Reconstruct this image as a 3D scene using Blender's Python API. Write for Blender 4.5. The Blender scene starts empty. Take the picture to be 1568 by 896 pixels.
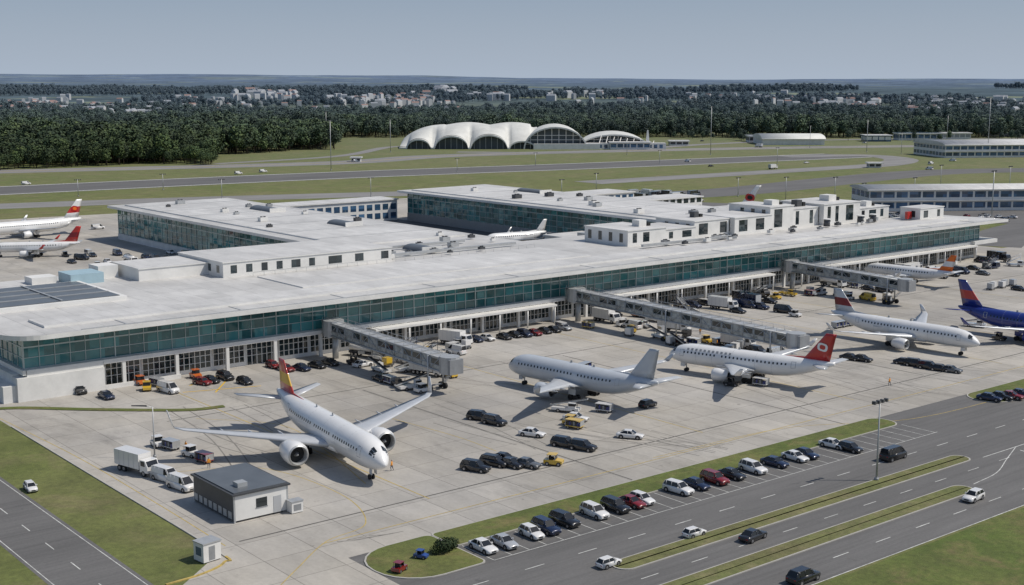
import bpy, math, random
from mathutils import Vector, Matrix, noise
random.seed(7)
D=bpy.data
scene=bpy.context.scene
rad=math.radians
# ------------------------------------------------------------------ survey
CAM_H=60.0; FPX=2000.0; YAW=rad(51); PITCH=rad(9.15)
FW=(math.cos(YAW),math.sin(YAW)); RT=(math.sin(YAW),-math.cos(YAW))
def G(px,py,z=0.0):
    "site survey: ground coordinates (metres) of a feature read off the photograph"
    u=(px-784)/FPX; v=(447-py)/FPX
    up=math.cos(PITCH)*v-math.sin(PITCH); fd=math.cos(PITCH)+math.sin(PITCH)*v
    s=(z-CAM_H)/up
    F=fd*s; R=u*s
    return (F*FW[0]+R*RT[0], F*FW[1]+R*RT[1])
def FR(F,R): return (F*FW[0]+R*RT[0], F*FW[1]+R*RT[1])
# ------------------------------------------------------------------ materials
def nt(m): return m.node_tree.nodes, m.node_tree.links
def mat(name,col,rough=.6,metal=0.,spec=.5,nscale=0,namt=0.,bump=0.,coat=0.):
    m=D.materials.new(name); m.use_nodes=True
    n,l=nt(m); b=n['Principled BSDF']
    b.inputs['Base Color'].default_value=(*col,1); b.inputs['Roughness'].default_value=rough
    b.inputs['Metallic'].default_value=metal; b.inputs['Specular IOR Level'].default_value=spec
    b.inputs['Coat Weight'].default_value=coat
    if nscale:
        tc=n.new('ShaderNodeTexCoord'); nz=n.new('ShaderNodeTexNoise'); nz.inputs['Scale'].default_value=nscale
        nz.inputs['Detail'].default_value=6; nz.inputs['Roughness'].default_value=.65
        l.new(tc.outputs['Object'],nz.inputs['Vector'])
        mr=n.new('ShaderNodeMapRange'); mr.inputs['From Min'].default_value=.3; mr.inputs['From Max'].default_value=.7
        mr.inputs['To Min'].default_value=1-namt; mr.inputs['To Max'].default_value=1+namt*.6
        l.new(nz.outputs['Fac'],mr.inputs['Value'])
        vm=n.new('ShaderNodeVectorMath'); vm.operation='SCALE'; vm.inputs[0].default_value=col
        l.new(mr.outputs[0],vm.inputs['Scale']); l.new(vm.outputs[0],b.inputs['Base Color'])
    return m
class NB:
    "tiny node-building helper"
    def __init__(s,name,rough=.8):
        s.m=D.materials.new(name); s.m.use_nodes=True; s.n,s.l=nt(s.m); s.b=s.n['Principled BSDF']
        s.b.inputs['Roughness'].default_value=rough
        s.tc=s.n.new('ShaderNodeTexCoord'); s.P=s.tc.outputs['Object']
    def math(s,op,a,b=None,c=None,clamp=False):
        x=s.n.new('ShaderNodeMath'); x.operation=op; x.use_clamp=clamp
        for i,v in enumerate((a,b,c)):
            if v is None: continue
            if isinstance(v,(int,float)): x.inputs[i].default_value=v
            else: s.l.new(v,x.inputs[i])
        return x.outputs[0]
    def xyz(s):
        x=s.n.new('ShaderNodeSeparateXYZ'); s.l.new(s.P,x.inputs[0]); return x.outputs
    def noise(s,scale,detail=5,rough=.6,stretch=None,dist=0):
        v=s.P
        if stretch:
            mp=s.n.new('ShaderNodeMapping'); mp.inputs['Scale'].default_value=stretch; s.l.new(v,mp.inputs[0]); v=mp.outputs[0]
        x=s.n.new('ShaderNodeTexNoise'); x.inputs['Scale'].default_value=scale; x.inputs['Detail'].default_value=detail
        x.inputs['Roughness'].default_value=rough; x.inputs['Distortion'].default_value=dist
        s.l.new(v,x.inputs['Vector']); return x.outputs['Fac']
    def ramp(s,v,a,b,lo=0.,hi=1.):
        x=s.n.new('ShaderNodeMapRange'); x.inputs['From Min'].default_value=a; x.inputs['From Max'].default_value=b
        x.inputs['To Min'].default_value=lo; x.inputs['To Max'].default_value=hi; s.l.new(v,x.inputs['Value']); return x.outputs[0]
    def mix(s,f,a,b):
        x=s.n.new('ShaderNodeMix'); x.data_type='RGBA'
        if isinstance(f,(int,float)): x.inputs[0].default_value=f
        else: s.l.new(f,x.inputs[0])
        for i,v in ((6,a),(7,b)):
            if isinstance(v,tuple): x.inputs[i].default_value=(*v,1)
            else: s.l.new(v,x.inputs[i])
        return x.outputs[2]
    def scale(s,c,f):
        x=s.n.new('ShaderNodeVectorMath'); x.operation='SCALE'
        if isinstance(c,tuple): x.inputs[0].default_value=c
        else: s.l.new(c,x.inputs[0])
        s.l.new(f,x.inputs['Scale']); return x.outputs[0]
    def white(s,a,b):
        c=s.n.new('ShaderNodeCombineXYZ'); s.l.new(a,c.inputs[0]); s.l.new(b,c.inputs[1])
        w=s.n.new('ShaderNodeTexWhiteNoise'); s.l.new(c.outputs[0],w.inputs['Vector']); return w.outputs['Value']
    def worlddist(s):
        g=s.n.new('ShaderNodeNewGeometry'); v=s.n.new('ShaderNodeVectorMath'); v.operation='LENGTH'; s.l.new(g.outputs['Position'],v.inputs[0]); return v.outputs['Value']
    def out(s,c,h=None,strength=.3,dist=.05):
        s.l.new(c,s.b.inputs['Base Color'])
        if h is not None:
            bp=s.n.new('ShaderNodeBump'); bp.inputs['Strength'].default_value=strength; bp.inputs['Distance'].default_value=dist
            s.l.new(h,bp.inputs['Height']); s.l.new(bp.outputs[0],s.b.inputs['Normal'])
        return s.m
def concrete_mat(name,col,slab=7.5):
    k=NB(name,.85); X,Y,Z=k.xyz()
    xs=k.math('DIVIDE',k.math('ADD',X,900),slab); ys=k.math('DIVIDE',k.math('ADD',Y,900),slab)
    tone=k.ramp(k.white(k.math('FLOOR',xs),k.math('FLOOR',ys)),0,1,.91,1.06)
    jx=k.math('LESS_THAN',k.math('FRACT',xs),.016); jy=k.math('LESS_THAN',k.math('FRACT',ys),.016)
    j=k.math('MAXIMUM',jx,jy)
    big=k.ramp(k.noise(.018,6,.6),.3,.7,.76,1.14)
    med=k.ramp(k.noise(.16,6,.7,stretch=(1.6,.5,1)),.3,.72,.83,1.1)
    fine=k.ramp(k.noise(1.6,5,.7),.3,.7,.92,1.06)
    f=k.math('MULTIPLY',k.math('MULTIPLY',tone,big),k.math('MULTIPLY',med,fine))
    st=k.ramp(k.noise(.07,7,.75,stretch=(1,.35,1),dist=.6),.54,.74,0,.6)
    oil=k.ramp(k.noise(.33,4,.6),.66,.74,0,.7)
    f=k.math('MULTIPLY',f,k.math('SUBTRACT',1,k.math('MULTIPLY',st,.6)))
    f=k.math('MULTIPLY',f,k.math('SUBTRACT',1,k.math('MULTIPLY',oil,.6)))
    f=k.math('MULTIPLY',f,k.math('SUBTRACT',1,k.math('MULTIPLY',j,.45)))
    c=k.mix(k.ramp(k.noise(.03,3),.35,.65),col,(col[0]*.95,col[1]*.97,col[2]*1.02))
    return k.out(k.scale(c,f),k.noise(3,5),.15)
def asphalt_mat(name,v=.1):
    k=NB(name,.85)
    f=k.math('MULTIPLY',k.ramp(k.noise(.05,6,.7,stretch=(.35,1.5,1)),.3,.7,.78,1.18),k.ramp(k.noise(2.5,5,.7),.3,.7,.88,1.1))
    cr=k.ramp(k.noise(.22,7,.8,dist=1.2),.62,.66,0,.25)
    tr=k.ramp(k.noise(.5,5,.6,stretch=(.03,2.2,1)),.45,.7,0,.2)
    f=k.math('MULTIPLY',f,k.math('SUBTRACT',1,cr)); f=k.math('MULTIPLY',f,k.math('SUBTRACT',1,tr))
    return k.out(k.scale((v*1.03,v*1.0,v*.97),f),k.noise(6,4),.2)
def grass_mat(name,a,b,c2,s=1.):
    k=NB(name,.95)
    c=k.mix(k.ramp(k.noise(.012*s,7,.65),.38,.62),a,b)
    c=k.mix(k.ramp(k.noise(.06*s,6,.7,dist=.5),.5,.72,0,.85),c,c2)
    f=k.math('MULTIPLY',k.ramp(k.noise(.9,6,.75),.3,.7,.66,1.24),k.ramp(k.noise(.15,4,.6),.3,.7,.78,1.16))
    c=k.scale(c,f)
    c=k.mix(k.ramp(k.worlddist(),700,3000,0,.6),c,(.14,.17,.15))  # far grass shifts to a pale haze tone painted into its colour
    return k.out(c,k.noise(2,6,.8),.6,.2)
def roof_mat(name,col,px=6.0,py=2.0):
    k=NB(name,.55); X,Y,Z=k.xyz()
    xs=k.math('DIVIDE',k.math('ADD',X,900),px); ys=k.math('DIVIDE',k.math('ADD',Y,900),py)
    tone=k.ramp(k.white(k.math('FLOOR',xs),k.math('FLOOR',k.math('DIVIDE',ys,4))),0,1,.92,1.04)
    j=k.math('MAXIMUM',k.math('LESS_THAN',k.math('FRACT',xs),.02),k.math('LESS_THAN',k.math('FRACT',k.math('DIVIDE',ys,4)),.012))
    f=k.math('MULTIPLY',tone,k.ramp(k.noise(.05,7,.7),.3,.7,.78,1.08))
    f=k.math('MULTIPLY',f,k.ramp(k.noise(.5,5,.7,stretch=(1,.25,1)),.3,.7,.88,1.05))
    f=k.math('MULTIPLY',f,k.math('SUBTRACT',1,k.math('MULTIPLY',j,.35)))
    f=k.math('MULTIPLY',f,k.math('SUBTRACT',1,k.ramp(k.noise(.22,6,.7,dist=.8),.6,.72,0,.22)))
    return k.out(k.scale(col,f),k.noise(.8,4),.08)
def glass_mat(name,col,pw=3.0,ph=2.0,vary=1.,lit=2.4):
    k=NB(name,.07); X,Y,Z=k.xyz()
    a=k.math('FLOOR',k.math('DIVIDE',k.math('ADD',k.math('ADD',X,Y),900.01),pw)); b=k.math('FLOOR',k.math('DIVIDE',k.math('ADD',Z,.01),ph))
    w=k.white(a,b)
    nz=k.noise(.05,5,.7,stretch=(1,1,2.5))
    c=k.mix(k.ramp(w,.3,1.0,0,.9*vary),col,(col[0]*lit+.01,col[1]*lit+.015,col[2]*lit+.015))  # brighter reflecting panes painted into the base colour
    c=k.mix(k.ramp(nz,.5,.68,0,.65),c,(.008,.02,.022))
    c=k.mix(k.ramp(k.noise(.35,5,.8),.58,.66,0,.4*vary),c,(.2,.27,.26))  # pale reflection patches painted on the glass
    k.b.inputs['Specular IOR Level'].default_value=.8
    geo=k.n.new('ShaderNodeNewGeometry')
    wn=k.n.new('ShaderNodeTexWhiteNoise'); cb=k.n.new('ShaderNodeCombineXYZ'); k.l.new(a,cb.inputs[0]); k.l.new(b,cb.inputs[1]); k.l.new(cb.outputs[0],wn.inputs['Vector'])
    v1=k.n.new('ShaderNodeVectorMath'); v1.operation='SUBTRACT'; k.l.new(wn.outputs['Color'],v1.inputs[0]); v1.inputs[1].default_value=(.5,.5,.5)
    v2=k.n.new('ShaderNodeVectorMath'); v2.operation='SCALE'; k.l.new(v1.outputs[0],v2.inputs[0]); v2.inputs['Scale'].default_value=.07
    v3=k.n.new('ShaderNodeVectorMath'); v3.operation='ADD'; k.l.new(geo.outputs['Normal'],v3.inputs[0]); k.l.new(v2.outputs[0],v3.inputs[1])
    v4=k.n.new('ShaderNodeVectorMath'); v4.operation='NORMALIZE'; k.l.new(v3.outputs[0],v4.inputs[0]); k.l.new(v4.outputs[0],k.b.inputs['Normal'])
    k.l.new(c,k.b.inputs['Base Color']); return k.m
M={}
M['concrete']=concrete_mat('apron_concrete',(.415,.385,.335))
M['asphalt']=asphalt_mat('asphalt',.125); M['asphalt_l']=asphalt_mat('asphalt_worn',.22); M['asphalt_d']=asphalt_mat('asphalt_runway',.12)
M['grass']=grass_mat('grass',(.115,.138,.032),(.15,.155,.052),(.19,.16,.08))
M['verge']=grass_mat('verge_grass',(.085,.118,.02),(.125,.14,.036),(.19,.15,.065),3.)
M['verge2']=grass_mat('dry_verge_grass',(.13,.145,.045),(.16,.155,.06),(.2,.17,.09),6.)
M['roof']=roof_mat('roof_membrane',(.56,.55,.53))
M['roof2']=roof_mat('roof_panel',(.62,.61,.59),3,3)
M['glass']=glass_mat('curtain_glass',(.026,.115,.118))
M['glass2']=glass_mat('window_glass',(.012,.02,.024),2.4,2.,.6)
M['blueglass']=glass_mat('blue_glass',(.03,.07,.13),4,2.)
M['white']=mat('white_paint',(.72,.71,.68),.5,nscale=.25,namt=.12)
M['wall']=mat('white_render',(.70,.69,.66),.8,nscale=.3,namt=.14)
M['mull']=mat('mullion_metal',(.45,.51,.50),.4,.3)
M['grey']=mat('grey_metal',(.30,.31,.32),.5,.3,nscale=1,namt=.15)
M['lgrey']=mat('galvanised',(.46,.47,.47),.45,.4,nscale=.8,namt=.15)
M['dgrey']=mat('dark_metal',(.06,.063,.068),.5,nscale=1,namt=.2)
M['rubber']=mat('rubber',(.02,.02,.021),.85)
M['black']=mat('flat_black',(.012,.013,.014),.7)  # plain black for engine faces, grilles, wheel arches, roof equipment and a fin logo
M['soffit']=mat('soffit',(.35,.36,.36),.8)
M['yellow']=mat('yellow_line',(.46,.34,.10),.7,nscale=.7,namt=.4)
M['ypaint']=mat('yellow_paint',(.68,.43,.05),.4)
M['line']=mat('white_line',(.55,.55,.52),.7,nscale=.9,namt=.45)
M['tyre_mark']=mat('tyre_mark',(.2,.188,.168),.8,nscale=.3,namt=.3)
M['drain']=mat('drain_channel',(.10,.095,.085),.8,nscale=.5,namt=.4)
M['kerb']=mat('kerb_stone',(.40,.385,.35),.85,nscale=.6,namt=.15)
M['skylight']=mat('dark_roof_panel',(.11,.12,.13),.35,nscale=.2,namt=.2)
M['red']=mat('red_paint',(.46,.02,.015),.35,coat=.5)
M['orange']=mat('orange_paint',(.75,.16,.02),.4)
M['blue']=mat('blue_paint',(.012,.03,.19),.3,coat=.5)
M['cyan']=mat('light_blue_panel',(.33,.46,.52),.5,nscale=.5,namt=.1)
M['rail']=mat('rail_glass',(.38,.41,.41),.3,.1,nscale=.9,namt=.5)
M['aw']=mat('aircraft_white',(.76,.755,.74),.28,nscale=.25,namt=.07,coat=.5)
M['ag']=mat('aircraft_grey',(.50,.53,.56),.32,nscale=.25,namt=.08,coat=.4)
M['ab']=mat('aircraft_blue',(.012,.028,.20),.28,coat=.6)
M['wing']=mat('wing_grey',(.54,.555,.57),.35,.2,nscale=.4,namt=.1)
M['dwin']=mat('cabin_window',(.02,.025,.03),.1)
M['gold']=mat('gold_paint',(.7,.42,.05),.4)
M['dred']=mat('dark_red',(.2,.014,.02),.35)
M['seam']=mat('panel_seam',(.42,.43,.44),.5)
# ------------------------------------------------------------------ mesh builder
class MB:
    def __init__(s): s.v=[];s.f=[];s.m=[];s.sm=[];s.mats=[]
    def mi(s,k):
        m=M[k] if isinstance(k,str) else k
        if m not in s.mats: s.mats.append(m)
        return s.mats.index(m)
    def face(s,pts,k,sm=False):
        i=len(s.v); s.v+= [tuple(p) for p in pts]; s.f.append(tuple(range(i,i+len(pts)))); s.m.append(s.mi(k)); s.sm.append(sm)
    def box(s,x0,x1,y0,y1,z0,z1,k,top=None):
        i=len(s.v); s.v+=[(x0,y0,z0),(x1,y0,z0),(x1,y1,z0),(x0,y1,z0),(x0,y0,z1),(x1,y0,z1),(x1,y1,z1),(x0,y1,z1)]
        for q in ((3,2,1,0),(4,5,6,7),(0,1,5,4),(1,2,6,5),(2,3,7,6),(3,0,4,7)):
            s.f.append(tuple(i+j for j in q)); s.m.append(s.mi(top if (top and q==(4,5,6,7)) else k)); s.sm.append(False)
    def loft(s,rings,k,closed=True,caps=True,sm=True,kf=None):
        n=len(rings[0]); i=len(s.v)
        for r in rings: s.v+=[tuple(p) for p in r]
        mi=s.mi(k)
        for a in range(len(rings)-1):
            for b in range(n if closed else n-1):
                c=(b+1)%n
                s.f.append((i+a*n+b,i+a*n+c,i+(a+1)*n+c,i+(a+1)*n+b)); s.m.append(s.mi(kf(a,b)) if kf else mi); s.sm.append(sm)
        if caps:
            s.f.append(tuple(i+b for b in reversed(range(n)))); s.m.append(mi); s.sm.append(False)
            s.f.append(tuple(i+(len(rings)-1)*n+b for b in range(n))); s.m.append(mi); s.sm.append(False)
    def cyl(s,p0,p1,r0,r1,n,k,caps=True,sm=True):
        p0=Vector(p0);p1=Vector(p1); d=(p1-p0).normalized()
        a=d.orthogonal().normalized(); b=d.cross(a)
        s.loft([[p+ (a*math.cos(t)+b*math.sin(t))*r for t in [2*math.pi*j/n for j in range(n)]] for p,r in ((p0,r0),(p1,r1))],k,True,caps,sm)
    def mesh(s,name):
        me=D.meshes.new(name); me.from_pydata(s.v,[],s.f)
        for m in s.mats: me.materials.append(m)
        me.polygons.foreach_set('material_index',s.m); me.polygons.foreach_set('use_smooth',s.sm)
        me.update(); return me
    def obj(s,name,parent=None,loc=(0,0,0),rz=0,sc=1,bevel=0):
        return place(s.mesh(name),name,parent,loc,rz,sc,bevel)
def place(me,name,parent=None,loc=(0,0,0),rz=0,sc=1,bevel=0):
    o=D.objects.new(name,me); scene.collection.objects.link(o)
    o.location=loc; o.rotation_euler=(0,0,rad(rz)); o.scale=(sc,sc,sc)
    if parent: o.parent=parent
    return o
def empty(name,loc=(0,0,0)):
    o=D.objects.new(name,None); scene.collection.objects.link(o); o.location=loc; return o
# ------------------------------------------------------------------ ground sheets
def sheet(name,pts,z,k,thick=0):
    b=MB()
    b.face([(p[0],p[1],z) for p in pts],k)
    if thick:
        n=len(pts)
        for i in range(n):
            p,q=pts[i],pts[(i+1)%n]
            b.face([(p[0],p[1],z-thick),(q[0],q[1],z-thick),(q[0],q[1],z),(p[0],p[1],z)],'kerb')
    return b.obj(name)
def ribbon_pts(pts,w):
    L=[];R=[]
    for i,p in enumerate(pts):
        a=Vector(pts[max(i-1,0)]); c=Vector(pts[min(i+1,len(pts)-1)]); t=(c-a).normalized(); nn=Vector((-t.y,t.x))*w/2
        L.append(Vector(p)+nn); R.append(Vector(p)-nn)
    return L,R
def ribbon(b,pts,w,z,k):
    L,R=ribbon_pts(pts,w)
    for i in range(len(pts)-1):
        b.face([(*R[i],z),(*R[i+1],z),(*L[i+1],z),(*L[i],z)],k)
def curve(pts,n=8):
    out=[]
    P=[Vector(p) for p in pts]; P=[P[0]*2-P[1]]+P+[P[-1]*2-P[-2]]
    for i in range(1,len(P)-2):
        for j in range(n):
            t=j/n; a,b_,c,d=P[i-1],P[i],P[i+1],P[i+2]
            out.append(.5*((2*b_)+(c-a)*t+(2*a-5*b_+4*c-d)*t*t+(3*b_-a-3*c+d)*t**3))
    out.append(P[-2]); return out
def gpx(l): return [G(*p) for p in l]
def rect(x0,x1,y0,y1): return [(x0,y0),(x1,y0),(x1,y1),(x0,y1)]
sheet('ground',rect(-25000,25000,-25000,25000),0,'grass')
sheet('apron_pavement',[(72,137),(96,137),(560,137),(560,256),(438,256),(438,560),(-80,620),(-80,300),(72,256)],.012,'concrete')
sheet('service_yard',rect(246,324,298,490),.03,'asphalt')
sheet('entry_pavement',[(61,139.5),(61,96),(84,96),(84,137),(72,137),(72,149)],.012,'concrete')
sheet('service_road',rect(84,600,94,137),.008,'asphalt')
sheet('perimeter_road',rect(51,60.9,96,320),.008,'asphalt')
def island(name,x0,x1,y0,y1,rl=3.,rr=3.,k='verge'):
    def corner(cx,cy,r,a0):
        return [(cx+r*math.cos(rad(a0+i*15)),cy+r*math.sin(rad(a0+i*15))) for i in range(7)]
    pts=corner(x0+rl,y0+rl,rl,180)+corner(x1-rr,y0+rr,rr,270)+corner(x1-rr,y1-rr,rr,0)+corner(x0+rl,y1-rl,rl,90)
    sheet(name,pts,.12,'kerb',.12)
    ins=.18; cx=(x0+x1)/2; cy=(y0+y1)/2
    pts2=[(p[0]+(ins if p[0]<cx else -ins),p[1]+(ins if p[1]<cy else -ins)) for p in pts]
    sheet('grass_verge',pts2,.126,k)
island('kerb_island',84,97,124.5,137.5,6,1)
island('kerb_island',97.05,196,131.6,137.5,.8,2.5)
island('kerb_island',108,186,111.2,114.7,1.7,1.7,'verge2')
island('kerb_island',90,172,101.8,105.4,1.7,1.7,'verge2')
island('kerb_island',222,330,128.5,137,4,4)
sheet('grass_verge',rect(110,600,60,93.3),.03,'verge')
b=MB(); ribbon(b,curve([(66,244),(76,243),(88,232),(101,221),(108,219)],6),1.8,.12,'verge'); b.obj('grass_verge')
b=MB(); RW=curve(gpx([(-400,310),(0,291),(500,268),(900,253),(1150,243),(1300,237)]),6)
ribbon(b,RW,62,.03,'asphalt_d'); L,R=ribbon_pts(RW,56); ribbon(b,L,2.5,.05,'line'); ribbon(b,R,2.5,.05,'line'); b.obj('runway')
b=MB(); TW=curve(gpx([(-300,272),(0,262),(500,249),(700,237),(1100,227),(1500,222),(1800,222)]),6)
ribbon(b,TW,38,.02,'asphalt_l'); ribbon(b,TW,1.5,.04,'yellow'); b.obj('taxiway')
b=MB(); ribbon(b,curve(gpx([(1200,239),(1320,237),(1378,243),(1355,251),(1250,258),(1050,270),(900,279)]),6),26,.07,'asphalt_l'); b.obj('taxiway')
b=MB(); ribbon(b,curve(gpx([(1000,300),(1150,290),(1300,274),(1450,262),(1700,258)]),6),40,.025,'asphalt'); b.obj('taxiway')
b=MB(); ribbon(b,curve(gpx([(-200,322),(0,315),(190,308),(420,301),(640,295)]),6),30,.035,'asphalt_l'); b.obj('service_road')
b=MB(); ribbon(b,curve(gpx([(330,250),(520,238),(600,224),(700,222)]),6),12,.06,'asphalt_l'); b.obj('service_road')
b=MB(); ribbon(b,curve(gpx([(700,232),(900,232),(1100,219),(1300,213),(1568,211)]),6),16,.08,'asphalt_l'); b.obj('service_road')
b=MB(); ribbon(b,curve([(440,262),(500,285),(620,300),(800,300)],6),22,.045,'asphalt'); b.obj('service_road')
b=MB(); ribbon(b,curve(gpx([(1030,312),(1200,318),(1350,312),(1568,300),(1700,292)]),6),34,.055,'asphalt'); b.obj('taxiway')
sheet('car_park_pavement',[G(1250,330),G(1700,348),G(1700,318),G(1300,308)],.09,'asphalt')
b=MB()
def dash(pts_a,pts_b,n,ln,w,k,z):
    a=Vector(pts_a);c=Vector(pts_b);t=(c-a).normalized()
    for i in range(n):
        p=a+(c-a)*(i/n); ribbon(b,[p,p+t*ln],w,z,k)
dash((90,119.6),(340,119.6),28,3.2,.16,'line',.016)
dash((96,98),(340,98),27,3.2,.16,'line',.016)
dash((108,108.3),(340,108.3),26,3.,.14,'line',.016)
dash((55.9,100),(55.9,300),22,3.2,.15,'line',.016)
ribbon(b,[(188,111),(600,111)],.18,.016,'line'); ribbon(b,[(60.3,96),(60.3,320)],.12,.016,'line'); ribbon(b,[(51.5,96),(51.5,320)],.12,.016,'line')
ribbon(b,[(110,93.9),(600,93.9)],.15,.016,'line'); ribbon(b,[(98,124.6),(196,124.6)],.12,.016,'line')
for i in range(34): ribbon(b,[(98+i*2.95,124.7),(98+i*2.95,131.4)],.12,.016,'line')
for i in range(7): ribbon(b,[(196+i*1.3,104),(196.6+i*1.3,109.5)],.28,.0165,'line')
ribbon(b,curve([(174,104),(182,105),(190,108),(198,111)],5),.14,.017,'line')
b.obj('road_markings')
b=MB(); z=.018
for l in ([(250,723),(400,716),(520,755),(560,800),(500,828),(455,870),(430,895)],[(0,640),(120,700),(240,770),(345,835)],
          [(560,740),(500,690),(430,650),(300,640)],[(600,640),(700,668),(760,690)],[(1000,700),(1200,655),(1400,640),(1568,600)]):
    ribbon(b,curve(gpx(l),8),.16,z,'yellow'); z+=.0015
for x,y0,y1 in ((106,150,236),(164,150,236),(204,148,236),(256,148,236),(285,148,236),(339,160,246)):
    ribbon(b,[(x,y0),(x,y1)],.2,z,'yellow')
z+=.0015
ribbon(b,[(84,143.5),(330,143.5)],.18,z,'yellow')
for l in ([(290,590),(330,575)],[(330,600),(350,578)],[(280,600),(400,590)]): ribbon(b,gpx(l),.35,z+.0015,'ypaint')
b.obj('apron_markings')
b=MB()
for x0,x1,y in ((76,330,151.2),(95,420,215.5)): ribbon(b,[(x0,y),(x1,y)],.35,.0125,'drain')
for x,y0,y1 in ((135.4,138,214),(187.8,138,214),(233,152,214)): ribbon(b,[(x,y0),(x,y1)],.28,.0128,'drain')
b.obj('drain_channels')
b=MB(); random.seed(3)
for i in range(34):
    x=random.uniform(90,300); y=random.uniform(150,235); h=random.uniform(-.35,.35); L=random.uniform(15,50)
    c=curve([(x,y),(x+h*L*.5,y-L*.5),(x+h*L*1.6,y-L)],5)
    c=[p for p in c if p.y>140]
    if len(c)>2:
        for o in (0,3): ribbon(b,[p+Vector((o,0)) for p in c],.25,.0132+i*.0001+o*.00002,'tyre_mark')
for i in range(4):
    x,y=G(545+i*16,828-i*3); ribbon(b,curve([(x-2,y+1.5),(x,y+.4),(x+2.6,y)],5),.22,.0172+i*.0003,'tyre_mark')
b.obj('tyre_marks')
# ------------------------------------------------------------------ terminal
term=empty('airport_terminal')
RZ=13.0
b=MB()
def roofpoly(b,pts,zt,th,k):
    n=len(pts); b.face([(p[0],p[1],zt) for p in pts],k); b.face([(p[0],p[1],zt-th) for p in reversed(pts)],'soffit')
    for i in range(n):
        p,q=pts[i],pts[(i+1)%n]; b.face([(p[0],p[1],zt-th),(q[0],q[1],zt-th),(q[0],q[1],zt),(p[0],p[1],zt)],'white')
arc=[(84+7*math.cos(rad(a)),250+7*math.sin(rad(a))) for a in range(180,271,10)]
main=arc+[(419,243),(412,270),(374,272),(374,482),(322,478),(322,300),(247,300),(247,491),(195,489),(195,316),(77,316)]
roofpoly(b,main,RZ,.9,'roof')
b.obj('roof',term)
b=MB()
def tier(x0,x1,y0,y1,h=.45): b.box(x0,x1,y0,y1,RZ+.003,RZ+h,'white',top='roof2')
tier(86,405,250,259); tier(200,242,322,484,.4); tier(327,369,300,474,.4)
tier(150,240,262,284,.25)
b.box(91,418,243.6,243.9,RZ+.002,RZ+.16,'lgrey')
for i in range(13): b.box(100+i*25,100.25+i*25,244,249.9,RZ+.002,RZ+.1,'lgrey')
for i in range(7): b.box(200,242,340+i*22,340.3+i*22,RZ+.401,RZ+.5,'lgrey'); b.box(327,369,310+i*22,310.3+i*22,RZ+.401,RZ+.5,'lgrey')
b.obj('roof_tier',term)
b=MB(); gl=MB(); fr=MB()
FY=248.0
def facade_y(x0,x1,y,z0,z1,sgn,dx=3.0,rows=3,mat_='glass',mw=.12):
    gl.face([(x0,y,z0),(x1,y,z0),(x1,y,z1),(x0,y,z1)] if sgn<0 else [(x1,y,z0),(x0,y,z0),(x0,y,z1),(x1,y,z1)],mat_)
    n=max(1,round((x1-x0)/dx))
    ya,yb=(y-.16,y-.003) if sgn<0 else (y+.003,y+.16)
    for i in range(n+1):
        x=x0+(x1-x0)*i/n; w=mw*(2 if i%6==0 else 1); fr.box(x-w/2,x+w/2,ya,yb,z0,z1,'mull')
    for j in range(rows+1):
        z=z0+(z1-z0)*j/rows; h=.13 if j==rows//2+1 else .06; fr.box(x0,x1,ya+.03 if sgn<0 else yb-.13,yb if sgn<0 else yb-.03,z-h,z+h,'mull')
def facade_x(y0,y1,x,z0,z1,sgn,dx=3.0,rows=3,mat_='glass',mw=.12):
    gl.face([(x,y1,z0),(x,y0,z0),(x,y0,z1),(x,y1,z1)] if sgn<0 else [(x,y0,z0),(x,y1,z0),(x,y1,z1),(x,y0,z1)],mat_)
    n=max(1,round((y1-y0)/dx)); xa,xb=(x-.16,x-.003) if sgn<0 else (x+.003,x+.16)
    for i in range(n+1):
        y=y0+(y1-y0)*i/n; w=mw*(2 if i%6==0 else 1); fr.box(xa,xb,y-w/2,y+w/2,z0,z1,'mull')
    for j in range(rows+1):
        z=z0+(z1-z0)*j/rows; h=.13 if j==rows//2+1 else .06; fr.box(xa+.03 if sgn<0 else xb-.13,xb if sgn<0 else xb-.03,y0,y1,z-h,z+h,'mull')
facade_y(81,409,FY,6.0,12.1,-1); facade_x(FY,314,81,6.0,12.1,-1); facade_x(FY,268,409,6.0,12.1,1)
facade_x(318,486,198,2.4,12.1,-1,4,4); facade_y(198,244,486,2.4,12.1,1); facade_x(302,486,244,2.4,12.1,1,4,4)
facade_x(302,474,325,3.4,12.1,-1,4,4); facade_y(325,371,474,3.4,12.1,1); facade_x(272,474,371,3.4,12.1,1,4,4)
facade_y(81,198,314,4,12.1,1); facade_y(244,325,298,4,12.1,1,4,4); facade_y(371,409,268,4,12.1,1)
b.box(96,409.6,FY-1.6,FY-.2,5.1,5.95,'white'); b.box(80.2,80.8,FY-1.6,314,5.0,5.95,'white')
GY=FY+1.0
b.box(81.4,409,GY,GY+.5,0,5.05,'wall')
x=97; random.seed(11); i=0
while x<405:
    w=7.6; z0=.9 if (i%4) else .1
    gl.face([(x+.2,GY-.03,z0),(x+w-.2,GY-.03,z0),(x+w-.2,GY-.03,4.8),(x+.2,GY-.03,4.8)],'glass2')
    for j in range(0,7):
        xx=x+.2+(w-.4)*j/6; fr.box(xx-.08,xx+.08,GY-.16,GY-.035,z0,4.8,'white')
    fr.box(x+.2,x+w-.2,GY-.15,GY-.036,3.4,3.54,'white'); fr.box(x+.2,x+w-.2,GY-.15,GY-.036,2.0,2.1,'white')
    x+=w+.2; i+=1
for i in range(28):
    x=100.2+i*11.3
    if x<408: b.box(x-.35,x+.35,FY-1.5,FY-.85,0,5.09,'white')
b.box(79,96,FY-1.9,FY+.95,0,4.6,'wall'); b.box(79,81.3,FY+.96,314,0,4.95,'wall'); b.box(81,96,FY-1.5,FY+.9,4.62,5.9,'white')
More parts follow.
